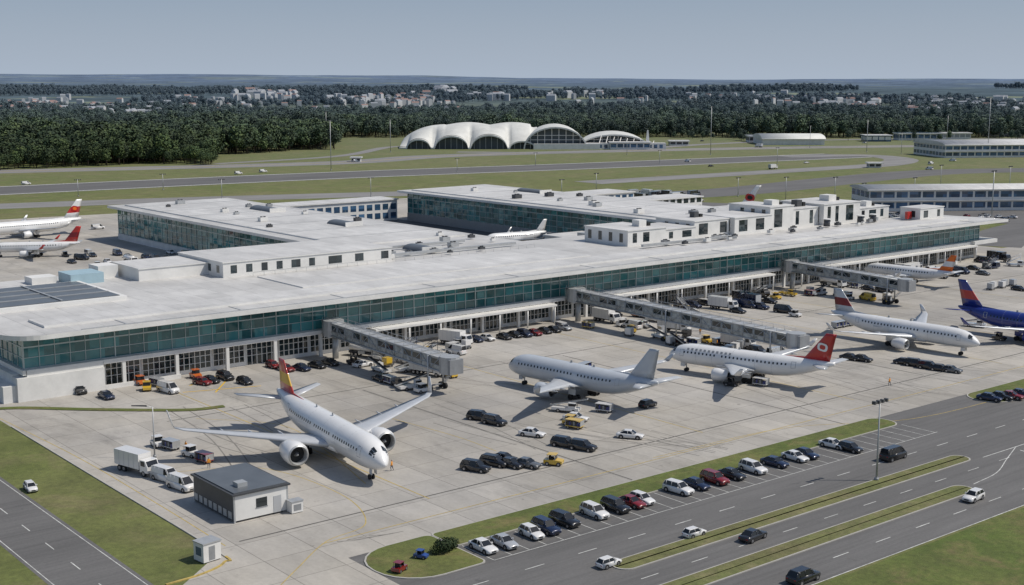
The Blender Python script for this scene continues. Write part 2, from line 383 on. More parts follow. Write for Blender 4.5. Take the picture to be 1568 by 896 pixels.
b.box(76.5,79,FY-1.2,FY+12,0,3.2,'wall'); b.box(96.01,112,FY-1.9,FY-1.6,0,.9,'wall')
b.box(197.6,198,318,486,0,2.3,'wall'); b.box(244,244.4,302,486,0,2.3,'wall'); b.box(324.6,325,302,474,0,3.3,'grey'); b.box(371,371.4,272,474,0,3.3,'wall')
b.box(198.1,243.9,485.6,486,0,2.3,'wall'); b.box(325.1,370.9,473.6,474,0,3.3,'wall'); b.box(81.4,197.5,313.6,314,0,3.9,'wall'); b.box(244.5,324.5,297.6,298,0,3.9,'wall'); b.box(371.5,409,267.6,268,0,3.9,'wall'); b.box(408.6,409,FY+1.8,267.5,0,6.5,'wall')
for x0,x1 in ((158,212),(228,296),(308,402)):
    b.box(x0,x1,FY-4.2,FY-1.62,4.5,5.0,'white')
    n=int((x1-x0)/9)
    for i in range(n+1):
        xx=x0+.5+(x1-x0-1)*i/n; b.cyl((xx,FY-3.9,0),(xx,FY-3.9,4.49),.22,.22,8,'white')
b.box(402,416,FY-3,FY+6,5.0,6.2,'white')
b.obj('walls',term); gl.obj('glazing',term); fr.obj('window_frames',term)
b=MB(); gl=MB(); fr=MB()
def penthouse(x0,x1,y0,y1,h,wins=True,zb=RZ):
    b.box(x0,x1,y0,y1,zb+.001,zb+h,'white',top='roof2'); b.box(x0-.2,x1+.2,y0-.2,y1+.2,zb+h+.001,zb+h+.25,'white',top='roof2')
    if wins:
        x=x0+2
        while x<x1-3:
            ww=random.choice((1.7,1.7,2.6,4.)); ww=min(ww,x1-1-x)
            gl.face([(x,y0-.02,zb+.9),(x+ww,y0-.02,zb+.9),(x+ww,y0-.02,zb+h-.7),(x,y0-.02,zb+h-.7)],'glass2'); x+=ww+random.choice((2.5,2.5,4,5.5))
        y=y0+2
        while y<y1-2:
            gl.face([(x0-.02,y+1.5,zb+1),(x0-.02,y,zb+1),(x0-.02,y,zb+h-.8),(x0-.02,y+1.5,zb+h-.8)],'glass2'); y+=4.5
random.seed(15)
penthouse(143,192,288,313,3.6)
penthouse(125,143,296,312,2.8,False)
b.box(110,118,300,308,RZ+.001,RZ+2.4,'cyan'); b.box(119,124,306,312,RZ+.001,RZ+3,'white'); b.box(103,109,306,311,RZ+.001,RZ+1.6,'white')
xs=[262,278,292,308,326,338,352,372,390]; hs=[4.4,3.6,5.,5.2,7.4,6.,6.8,4.2]
for i in range(8): penthouse(xs[i]+.1,xs[i+1]-.3,270.5+ (i%3),289-(i%2)*3,hs[i])
penthouse(390,404,259,267,4.)
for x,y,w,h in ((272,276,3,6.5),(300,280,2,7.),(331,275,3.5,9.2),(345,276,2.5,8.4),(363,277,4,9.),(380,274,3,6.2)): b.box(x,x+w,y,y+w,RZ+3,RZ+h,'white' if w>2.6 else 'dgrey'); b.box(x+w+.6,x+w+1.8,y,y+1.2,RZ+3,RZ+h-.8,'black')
for cx in (373,366,348): b.cyl((cx,266,RZ+.4),(cx,266,RZ+2.6),1.1,1.0,14,'dgrey'); b.cyl((cx,266,RZ+2.6),(cx,266,RZ+2.9),1.3,1.3,14,'white')
b.box(387,389.5,262,263,RZ+.5,RZ+3.0,'red')
b.box(84,112,272,300,RZ+.001,RZ+.9,'white'); b.box(85.2,110.8,273.2,298.8,RZ+.9,RZ+1.05,'skylight')
for i in range(1,4): b.box(85.2,110.8,273.2+i*6.4-.15,273.2+i*6.4+.15,RZ+1.051,RZ+1.2,'lgrey')
b.box(97.8,98.2,273.2,298.8,RZ+1.201,RZ+1.3,'lgrey')
random.seed(21)
def hvac(x,y,s):
    b.box(x-s,x+s,y-s*.7,y+s*.7,RZ+.46,RZ+.46+s*.9,random.choice(['lgrey','white','grey','dgrey'])); 
    b.cyl((x-s*.4,y,RZ+.46+s*.9),(x-s*.4,y,RZ+.75+s*.9),s*.3,s*.3,12,'dgrey'); b.cyl((x+s*.4,y,RZ+.46+s*.9),(x+s*.4,y,RZ+.75+s*.9),s*.3,s*.3,12,'dgrey')
for i in range(18): hvac(random.uniform(193,242),random.uniform(288,325),random.uniform(.6,1.4))
for i in range(10): hvac(random.uniform(203,240),random.uniform(345,475),random.uniform(.6,1.6))
for i in range(14): hvac(random.uniform(330,366),random.uniform(300,470),random.uniform(.7,1.8))
for i in range(26): hvac(random.uniform(265,400),random.uniform(261,268),random.uniform(.5,1.1))
for cx,cy,l in ((232,430,16),(228,370,12),(360,430,16),(210,300,10)):
    b.loft([[(cx+3*math.cos(t),yy,RZ+.4+1.3*math.sin(t)) for t in [math.pi*j/8 for j in range(9)]] for yy in (cy-l/2,cy+l/2)],'skylight',False,False)
    b.box(cx-3.3,cx+3.3,cy-l/2-.3,cy-l/2,RZ+.4,RZ+1.8,'white')
b.cyl((150,286,RZ+1),(240,286,RZ+1),.05,.05,5,'lgrey')
for i in range(31): b.cyl((150+i*3,286,RZ),(150+i*3,286,RZ+1),.04,.04,5,'lgrey')
for x0,x1,y in ((195,238,292),(196,230,306),(262,300,264)): b.box(x0,x1,y,y+.9,RZ+.5,RZ+1.2,'lgrey')
b.obj('rooftop_structures',term); gl.obj('rooftop_windows',term)
def lowbuild(bb,x0,x1,y0,y1,h,wk='wall',winh=(1.2,3.2),rk='roof2',gk='glass2'):
    bb.box(x0,x1,y0,y1,0,h,wk); bb.box(x0-.5,x1+.5,y0-.5,y1+.5,h+.001,h+.45,'white',top=rk)
    z=winh[0]
    while z+ (winh[1]-winh[0])<h:
        n=int((x1-x0)/4)
        for i in range(n):
            xx=x0+(x1-x0)*(i+.15)/n; ww=(x1-x0)/n*.7
            bb.face([(xx,y0-.02,z),(xx+ww,y0-.02,z),(xx+ww,y0-.02,z+winh[1]-winh[0]),(xx,y0-.02,z+winh[1]-winh[0])],gk)
        n=max(1,int((y1-y0)/4))
        for i in range(n):
            yy=y0+(y1-y0)*(i+.15)/n; ww=(y1-y0)/n*.7
            bb.face([(x0-.02,yy+ww,z),(x0-.02,yy,z),(x0-.02,yy,z+winh[1]-winh[0]),(x0-.02,yy+ww,z+winh[1]-winh[0])],gk)
        z+=winh[1]-winh[0]+1.3
b=MB(); lowbuild(b,252,322,478,492,9,'white',(1.0,3.6),gk='blueglass'); b.obj('pier_link_building')
b=MB(); lowbuild(b,380,430,440,458,9,'white',(1.,4.),gk='blueglass'); b.obj('office_building')
b=MB(); lowbuild(b,395,428,395,410,10); b.obj('office_building')
b=MB(); lowbuild(b,385,420,330,350,11,'white'); b.obj('office_building')
b=MB(); lowbuild(b,300,319,330,352,6,'white'); b.box(303,308,334,338,6.46,8.2,'lgrey'); b.obj('plant_building')
# ------------------------------------------------------------------ jet bridges
def jetbridge(x,y0,y1,zb=5.3,w=3.0):
    b=MB(); L=y1-y0; h=2.8; slope=-1.0
    def Z(y): return zb+slope*(y1-y)/L
    ns=max(6,int(L/3))
    for side in (-1,1):
        xs=x+side*w/2
        for i in range(ns):
            ya=y0+L*i/ns; yb=y0+L*(i+1)/ns
            q=[(xs,ya,Z(ya)+.3),(xs,yb,Z(yb)+.3),(xs,yb,Z(yb)+h),(xs,ya,Z(ya)+h)]
            b.face(q if side>0 else q[::-1],'rail')
            if i%3!=1:
                xx=xs+side*.01; q=[(xx,ya+.3,Z(ya)+1.3),(xx,yb-.3,Z(yb)+1.3),(xx,yb-.3,Z(yb)+2.4),(xx,ya+.3,Z(ya)+2.4)]; b.face(q if side>0 else q[::-1],'glass2')
            xo=xs+side*.06
            b.cyl((xo,ya,Z(ya)),(xo,ya,Z(ya)+h),.11,.11,4,'lgrey'); 
            if i%2: b.cyl((xo,ya,Z(ya)+.2),(xo,yb,Z(yb)+h-.1),.07,.07,4,'lgrey')
            else: b.cyl((xo,ya,Z(ya)+h-.1),(xo,yb,Z(yb)+.2),.07,.07,4,'lgrey')
        for zz,r in ((.1,.2),(h*.42,.07),(h,.17)): b.cyl((xs+side*.06,y0,Z(y0)+zz),(xs+side*.06,y1,Z(y1)+zz),r,r,6,'lgrey')
    b.face([(x-w/2,y0,Z(y0)+h+.05),(x+w/2,y0,Z(y0)+h+.05),(x+w/2,y1,Z(y1)+h+.05),(x-w/2,y1,Z(y1)+h+.05)],'lgrey')
    b.face([(x-w/2,y1,Z(y1)),(x+w/2,y1,Z(y1)),(x+w/2,y0,Z(y0)),(x-w/2,y0,Z(y0))],'grey')
    for i in range(ns+1):
        yy=y0+L*i/ns; b.box(x-w/2,x+w/2,yy-.12,yy+.12,Z(yy)+h+.06,Z(yy)+h+.2,'grey')
    for side in (-1,1):
        b.cyl((x+side*1.3,y0,Z(y0)+h+.95),(x+side*1.3,y1,Z(y1)+h+.95),.045,.045,4,'lgrey')
        for i in range(ns+1):
            yy=y0+L*i/ns; b.cyl((x+side*1.3,yy,Z(yy)+h),(x+side*1.3,yy,Z(yy)+h+.95),.04,.04,4,'lgrey')
    c=[]
    for zz in (Z(y0)-.2,Z(y0)+h+.35):
        c.append([(x+2.0*math.cos(t),y0-1.2+2.1*math.sin(t),zz) for t in [2*math.pi*j/12 for j in range(12)]])
    b.loft(c,'lgrey',sm=False); b.box(x-1.6,x+1.6,y0-3.5,y0-2.8,Z(y0)-.1,Z(y0)+h,'grey')
    for f in ((.08,) if L<50 else (.06,.5)):
        yy=y0+L*f
        for side in (-1,1):
            b.cyl((x+side*1.8,yy,.9),(x+side*1.8,yy,Z(yy)+h),.2,.2,8,'lgrey')
            for k in (-.7,.7): b.cyl((x+side*1.8-.25,yy+k,.6),(x+side*1.8+.25,yy+k,.6),.6,.6,14,'rubber')
            b.box(x+side*1.8-.2,x+side*1.8+.2,yy-1,yy+1,.75,1.05,'ypaint')
        b.box(x-1.8,x+1.8,yy-.2,yy+.2,.78,1.02,'grey')
    for i in range(11):
        b.box(x+w/2+.3,x+w/2+1.3,y0+.5+i*.38,y0+.88+i*.38,Z(y0)*(1-i/11)-.05,Z(y0)*(1-i/11)+.05,'grey')
    b.cyl((x+w/2+1.3,y0+.5,Z(y0)+1),(x+w/2+1.3,y0+4.7,1),.04,.04,4,'ypaint')
    b.cyl((x,y1-3,0),(x,y1-3,zb),.7,.7,12,'lgrey')
    c=[[(x+2.3*math.cos(t),y1-2.4+2.3*math.sin(t),zz) for t in [2*math.pi*j/14 for j in range(14)]] for zz in (zb-.3,zb+h+.4)]
    b.loft(c,'lgrey',sm=False)
    b.obj('jet_bridge')
jetbridge(147,202,246.2); jetbridge(218.5,175,246.2); jetbridge(303,206,246.2)
# ------------------------------------------------------------------ aircraft
STN=[(0,.03,-.32),(.008,.2,-.3),(.02,.38,-.25),(.04,.58,-.17),(.07,.78,-.09),(.1,.9,-.04),(.14,.98,-.01),(.18,1,0),(.45,1,0),(.66,1,0),(.74,.93,.07),(.82,.76,.22),(.89,.54,.42),(.95,.33,.6),(.985,.2,.7),(1,.1,.76)]
def aircraft(name,loc,head,L=38,span=36,r=2.1,body='aw',fin='aw',finband=None,eng='aw',tip='aw',cheat=None,fh=6.6,er=1.15,belly=None,winglet=1.6,logo=None,title=False):
    b=MB(); zc=r+1.75; N=28
    def rt(t):
        for i in range(len(STN)-1):
            if STN[i][0]<=t<=STN[i+1][0]:
                a,c=STN[i],STN[i+1]; f=(t-a[0])/(c[0]-a[0]); return a[1]+(c[1]-a[1])*f, a[2]+(c[2]-a[2])*f
        return STN[-1][1:]
    def S(t,phi,o=0.):
        k,dz=rt(t); return (L/2-t*L,(r*k+o)*math.cos(phi),zc+dz*r+(r*k*1.03+o)*math.sin(phi))
    rings=[[S(s[0],2*math.pi*j/N) for j in range(N)] for s in STN]
    bel=belly or body
    b.loft(rings,body,kf=lambda a,j: bel if (N*.58<j<N*.92) else body)
    def patch(t0,t1,p0,p1,k,o=.02,n=1):
        for i in range(n):
            a=p0+(p1-p0)*i/n; c=p0+(p1-p0)*(i+1)/n
            for m in (0,1):
                q=[S(t0,a,o),S(t1,a,o),S(t1,c,o),S(t0,c,o)]
                if m: q=[(x,-y,z) for x,y,z in q][::-1]
                b.face(q[::-1],k)
    nw=int((.76-.12)*L/.85)
    for i in range(nw):
        t=.12+(.64)*i/nw
        if .33<t<.345 or .5<t<.512: continue
        patch(t,t+.34/L,rad(13),rad(13)+.42/r,'dwin',.018)
    for a,c in ((28,38),(40,54),(56,72)): patch(.034+.006*(c-38)/34,.058+.004*(c-38)/34,rad(a),rad(c),'dwin',.03)
    for t in (.095,.77):
        w=1./L
        patch(t,t+w,rad(-6),rad(36),'seam',.012,3); patch(t+.12/L,t+w-.12/L,rad(-3),rad(33),body,.02,3)
    for t in (.2,.3,.42,.56,.66): patch(t,t+.05/L,rad(-60),rad(88),'seam',.008,10)
    if cheat: patch(.1,.66,rad(-2),rad(5),cheat,.012,1); 
    if title:
        t=.14
        for i in range(11): patch(t,t+.5/L,rad(31),rad(31)+.5/r,title,.02); t+=.95/L
    def foil(c,th): 
        return [(0,0),(-.06*c,.5*th*c),(-.3*c,.62*th*c),(-.65*c,.35*th*c),(-c,.02*c*th),(-.65*c,-.22*th*c),(-.3*c,-.38*th*c),(-.06*c,-.36*th*c)]
    hs=span/2; xr=L/2-.355*L; 
    for sg in (-1,1):
        st=[(0,xr,.215*L,.13,zc-r*.55),(r,xr-.5,.2*L,.13,zc-r*.52),(hs*.36,xr-hs*.36*.55,.125*L,.11,zc-r*.42+.02*hs),(hs*.95,xr-hs*.95*.56,.05*L,.1,zc-r*.42+hs*.095),
            (hs,xr-hs*.585,.038*L,.1,zc-r*.42+hs*.1+.15)]
        rg=[[(x+fx,sg*y,z+fz) for fx,fz in foil(c,th)] for y,x,c,th,z in st]
        b.loft(rg,'wing')
        if winglet:
            y,x,c,th,z=st[-1]
            rr=[[(x+fx,sg*(y+fz*.5),z+0) for fx,fz in foil(c,th)],[(x-.8+fx*.8,sg*(y+.35+fz*.5),z+.5*winglet) for fx,fz in foil(c,th)],[(x-1.7+fx*.45,sg*(y+.6+fz*.5),z+winglet) for fx,fz in foil(c,th)]]
            b.loft(rr,tip)
        for f in (.3,.5,.68):
            yy=hs*f; xx=xr-yy*.56-(.2-.16*f)*L*.8; zz=zc-r*.42+hs*.1*f-.25
            b.cyl((xx+1.6,sg*yy,zz),(xx,sg*yy,zz-.05),.08,.22,8,'wing'); b.cyl((xx,sg*yy,zz-.05),(xx-1.5,sg*yy,zz+.1),.22,.04,8,'wing')
        k,dz=rt(.9); z0=zc+dz*r+.1; xs=L/2-.87*L; h2=span*.17
        rg=[[(x+fx,sg*y,z+fz) for fx,fz in foil(c,.09)] for y,x,c,z in ((.2,xs,.1*L,z0),(h2,xs-h2*.62,.045*L,z0+h2*.1))]
        b.loft(rg,'wing' if body!='ab' else body)
        ey=hs*.33; ex=xr-ey*.55+er*2.6; ez=max(er+.55,zc-r*.55-er*.95)
        prof=[(0,.86),(.1,1.0),(.5,1.12),(1.4,1.14),(2.3,1.0),(3.1,.78)]
        b.loft([[(ex-p*er,sg*ey+q*er*math.cos(t),ez+q*er*math.sin(t)) for t in [2*math.pi*j/20 for j in range(20)]] for p,q in prof],eng,caps=False,kf=lambda a,j:'lgrey' if a==0 else eng)
        b.loft([[(ex-p*er,sg*ey+q*er*math.cos(t),ez+q*er*math.sin(t)) for t in [-2*math.pi*j/20 for j in range(20)]] for p,q in ((0,.86),(.12,.8),(.7,.78))],'lgrey',caps=False)
        b.face([(ex-.7*er,sg*ey+.78*er*math.cos(t),ez+.78*er*math.sin(t)) for t in [2*math.pi*j/20 for j in range(20)]],'black')
        b.cyl((ex-.15*er,sg*ey,ez),(ex-.69*er,sg*ey,ez),.02,.26*er,12,'grey')
        b.cyl((ex-3.09*er,sg*ey,ez),(ex-3.9*er,sg*ey,ez+.05),.55*er,.2*er,14,'dgrey')
        b.loft([[(ex-.9*er,sg*ey-.12,ez+er*1.05),(ex-.9*er,sg*ey+.12,ez+er*1.05),(ex-4*er,sg*ey+.12,ez+er*.6),(ex-4*er,sg*ey-.12,ez+er*.6)],
                [(ex-1.8*er,sg*ey-.1,zc-r*.36),(ex-1.8*er,sg*ey+.1,zc-r*.36),(ex-4.4*er,sg*ey+.1,zc-r*.36),(ex-4.4*er,sg*ey-.1,zc-r*.36)]],eng,sm=False)
        gx=L/2-.53*L; gy=r*1.25
        b.cyl((gx,sg*gy,.6),(gx,sg*gy,zc-r*.5),.16,.2,8,'lgrey')
        for dx in (-.6,.6):
            for dy in (-.4,.4): b.cyl((gx+dx,sg*gy+dy-.18,.55),(gx+dx,sg*gy+dy+.18,.55),.55,.55,14,'rubber')
        b.box(gx-.9,gx+.9,sg*gy+sg*.7-.03,sg*gy+sg*.7+.03,1.2,zc-r*.75,body)
    b.loft([[(x,w*r*math.cos(t),zc-r*.62+h*r*math.sin(t)) for t in [2*math.pi*j/16 for j in range(16)]] for x,w,h in ((xr+2.5,.3,.15),(xr+1,.85,.42),(xr-.1*L,.98,.52),(xr-.2*L,.8,.4),(xr-.25*L,.3,.15))],bel)
    k,dz=rt(.87); z0=zc+dz*r+k*r*.75
    xf=L/2-.815*L; cr=.155*L; ct=.058*L
    def fs(f): 
        x=xf-f*fh*.82; c=cr+(ct-cr)*f; return [(x+fx,fz*.8,z0+f*fh) for fx,fz in foil(c,.09)]
    fl=[0,.3,.62,.9,1.]
    kk=[fin,finband or fin,fin,fin]
    b.loft([fs(f) for f in fl],fin,kf=lambda a,j:kk[a])
    b.loft([[(xf+.13*L,-.05,zc+r*1.0),(xf+.13*L,.05,zc+r*1.0),(xf-.02*L,.18,zc+r*.95),(xf-.02*L,-.18,zc+r*.95)],[(xf-.3,-.04,z0+.7),(xf-.3,.04,z0+.7),(xf-.8,.12,z0+.7),(xf-.8,-.12,z0+.7)]],fin,sm=False)
    if logo:
        for sg in (-1,1):
            f=.52; x=xf-f*fh*.82-(cr+(ct-cr)*f)*.45; zz=z0+f*fh; R_=fh*.17
            for q,kk2,o in (((1.,0),logo[0],.0),((.55,0),logo[1],.02)):
                pts=[(x+R_*q[0]*math.cos(t)*1.1-.0,sg*(.30+o),zz+R_*q[0]*math.sin(t)*(1+.2*math.sin(t*2+1))) for t in [2*math.pi*j/16 for j in range(16)]]
                b.face(pts if sg<0 else pts[::-1],kk2)
    gx=L/2-.115*L
    b.cyl((gx,0,.45),(gx+.1,0,zc-r*.8),.12,.14,8,'lgrey')
    for dy in (-.3,.3): b.cyl((gx,dy-.14,.42),(gx,dy+.14,.42),.42,.42,14,'rubber')
    b.box(gx+.2,gx+1.2,-.42,-.38,zc-r*1.3,zc-r*.85,body); b.box(gx+.2,gx+1.2,.38,.42,zc-r*1.3,zc-r*.85,body)
    b.box(.05*L,.05*L+.5,-.03,.03,zc+r*1.02,zc+r*1.02+.45,'lgrey'); b.box(-.1*L,-.1*L+.5,-.03,.03,zc+r*1.02,zc+r*1.02+.45,'lgrey')
    return b.obj(name,None,(loc[0],loc[1],.0),head)
aircraft('airliner',(107,180.2),-98,L=44,span=46,r=2.5,fin='red',finband='gold',fh=5.8,er=1.7,winglet=2.6)
aircraft('airliner',(165,183),97,L=38,span=38,r=2.3,body='ag',fin='ag',eng='ag',tip='ag',fh=6.0,er=1.25)
aircraft('airliner',(201.3,172),106,L=36.5,span=35,r=2.15,fin='red',logo=('aw','red'),title='grey',fh=5.8)
aircraft('airliner',(256.3,173.5),-88,L=39,span=37,r=2.1,fin='ag',finband='dred',belly='ag',cheat='ag',fh=5.6)
aircraft('airliner',(285,158),-89,L=38,span=36,r=2.2,body='ab',fin='ab',finband='red',eng='ab',tip='ab',fh=6.6,belly='ab')
aircraft('airliner',(338.5,228),95,L=30,span=29,r=1.7,fin='orange',finband='aw',fh=5.0,er=.95)
aircraft('airliner',(174,515),184,L=42,span=38,r=2.4,fin='aw',finband='red',fh=7.5,logo=('red','orange'))
aircraft('airliner',(155,455),150,L=30,span=28,r=1.7,fin='red',finband='dred',fh=5.6,er=.95,tip='red')
aircraft('airliner',(303,372),170,L=26,span=25,r=1.8,fin='aw',fh=4.5,er=.9)
aircraft('airliner',(420,384),125,L=36,span=34,r=2.1,fin='aw',fh=11,logo=('red','black'))
# ------------------------------------------------------------------ vehicles
PC={'w':(.70,.69,.67),'s':(.42,.43,.44),'k':(.012,.012,.014),'n':(.012,.022,.06),'r':(.20,.012,.014),'g':(.12,.125,.13),'y':(.65,.42,.04),'b':(.02,.06,.25),'o':(.6,.14,.02)}
PM={k:mat('car_paint_'+k,c,.25,.15 if k in'sgn' else 0,coat=.8) for k,c in PC.items()}
M['carglass']=mat('car_glass',(.015,.018,.022),.06); M['hub']=mat('wheel_rim',(.35,.35,.36),.3,.7); M['head']=mat('headlamp',(.7,.72,.75),.1); M['tail']=mat('taillamp',(.35,.01,.01),.2)
def wheels(b,xs,w,r=.34,t=.22):
    for x in xs:
        for sg in (-1,1):
            b.cyl((x,sg*(w-t),r),(x,sg*w,r),r,r,16,'rubber'); b.cyl((x,sg*w,r),(x,sg*(w+.01),r),r*.6,r*.55,10,'hub')
CARS={
 'sedan':dict(L=4.7,W=.92,zb=.92,roof=1.45,g=(1.0,-1.75,.3,-1.05)),
 'hatch':dict(L=4.2,W=.88,zb=.95,roof=1.5,g=(.95,-1.95,.35,-1.6)),
 'suv':dict(L=4.9,W=.97,zb=1.08,roof=1.74,g=(1.15,-2.3,.5,-1.95)),
 'van':dict(L=5.4,W=1.0,zb=1.2,roof=2.15,g=(2.0,-2.6,1.15,-2.5)),
}
cache={}
def car_mesh(kind,c):
    if (kind,c) in cache: return cache[(kind,c)]
    p=CARS[kind]; b=MB(); L=p['L']/2; W=p['W']; zb=p['zb']; P=PM[c]; gx0,gx1,rx0,rx1=p['g']
    st=[(L,.42,zb-.34,.74),(L-.06,.3,zb-.24,.84),(L-.4,.24,zb-.14,.95),(gx0+.1,.22,zb-.02,1.),(0,.22,zb,1.),(gx1+.05,.22,zb+.01,1.),(-L+.25,.26,zb-.03,.95),(-L+.05,.32,zb-.1,.86),(-L,.45,zb-.2,.78)]
    rg=[]
    for x,z0,z1,w in st:
        w*=W; zm=z0+(z1-z0)*.55
        rg.append([(x,-w*.93,z0),(x,-w,z0+.12),(x,-w,zm),(x,-w*.97,z1-.08),(x,-w*.86,z1),(x,0,z1+.025),(x,w*.86,z1),(x,w*.97,z1-.08),(x,w,zm),(x,w,z0+.12),(x,w*.93,z0)])
    b.loft(rg,P)
    w0=W*.87; w1=W*.7; z1=p['roof']; zt=zb-.02
    bot=[(gx0,-w0*.93,zt),(gx0-.25,-w0,zt),(gx1+.2,-w0,zt),(gx1,-w0*.9,zt),(gx1,w0*.9,zt),(gx1+.2,w0,zt),(gx0-.25,w0,zt),(gx0,w0*.93,zt)]
    top=[(rx0,-w1*.93,z1-.06),(rx0-.15,-w1,z1-.06),(rx1+.15,-w1,z1-.06),(rx1,-w1*.9,z1-.06),(rx1,w1*.9,z1-.06),(rx1+.15,w1,z1-.06),(rx0-.15,w1,z1-.06),(rx0,w1*.93,z1-.06)]
    b.loft([bot,top],'carglass',sm=False)
    t2=[(x*1.0,y*1.03,z1-.07) for x,y,z in top]; t3=[((x-(rx0+rx1)/2)*.9+(rx0+rx1)/2,y*.88,z1+.0) for x,y,z in top]
    b.loft([t2,t3],P)
    for i in (0,1,3,4,6,7) if kind!='van' else range(8):
        q0=Vector(bot[i]); q1=Vector(top[i]); q0.y*=1.01; q1.y*=1.02; b.cyl(q0,q1,.045,.04,5,P)
    xm=(rx0+rx1)/2+.05
    for sg in (-1,1):
        b.cyl((xm,sg*w0*1.0,zt),(xm,sg*w1*1.01,z1-.05),.045,.04,5,P)
        if kind in('van','suv'): b.cyl((xm-1.0,sg*w0*1.0,zt),(xm-1.0,sg*w1*1.01,z1-.05),.05,.05,5,P)
        b.box(gx0-.55,gx0-.35,sg*(W+.08)-.08,sg*(W+.08)+.08,zb,zb+.14,P)
        b.box(L-.16,L-.01,sg*W*.62-.16,sg*W*.62+.16,zb-.42,zb-.3,'head'); b.box(-L-.004,-L+.12,sg*W*.62-.15,sg*W*.62+.15,zb-.32,zb-.2,'tail')
    if kind=='van':
        for sg in (-1,1):
            q=[(.6,sg*(w0+.015),zb),(-2.4,sg*(w0+.015),zb),(-2.35,sg*(w1+.03),z1-.1),(.5,sg*(w1+.03),z1-.1)]; b.face(q if sg>0 else q[::-1],P)
    b.box(L-.1,L+.005,-W*.4,W*.4,.42,.6,'black')
    for x in (L-.9,-L+.92):
        for sg in (-1,1): b.cyl((x,sg*(W-.03),.36),(x,sg*(W+.012),.36),.42,.42,14,'black')
    wheels(b,(L-.9,-L+.92),W+.02,.34)
    cache[(kind,c)]=b.mesh(kind+'_'+c); return cache[(kind,c)]
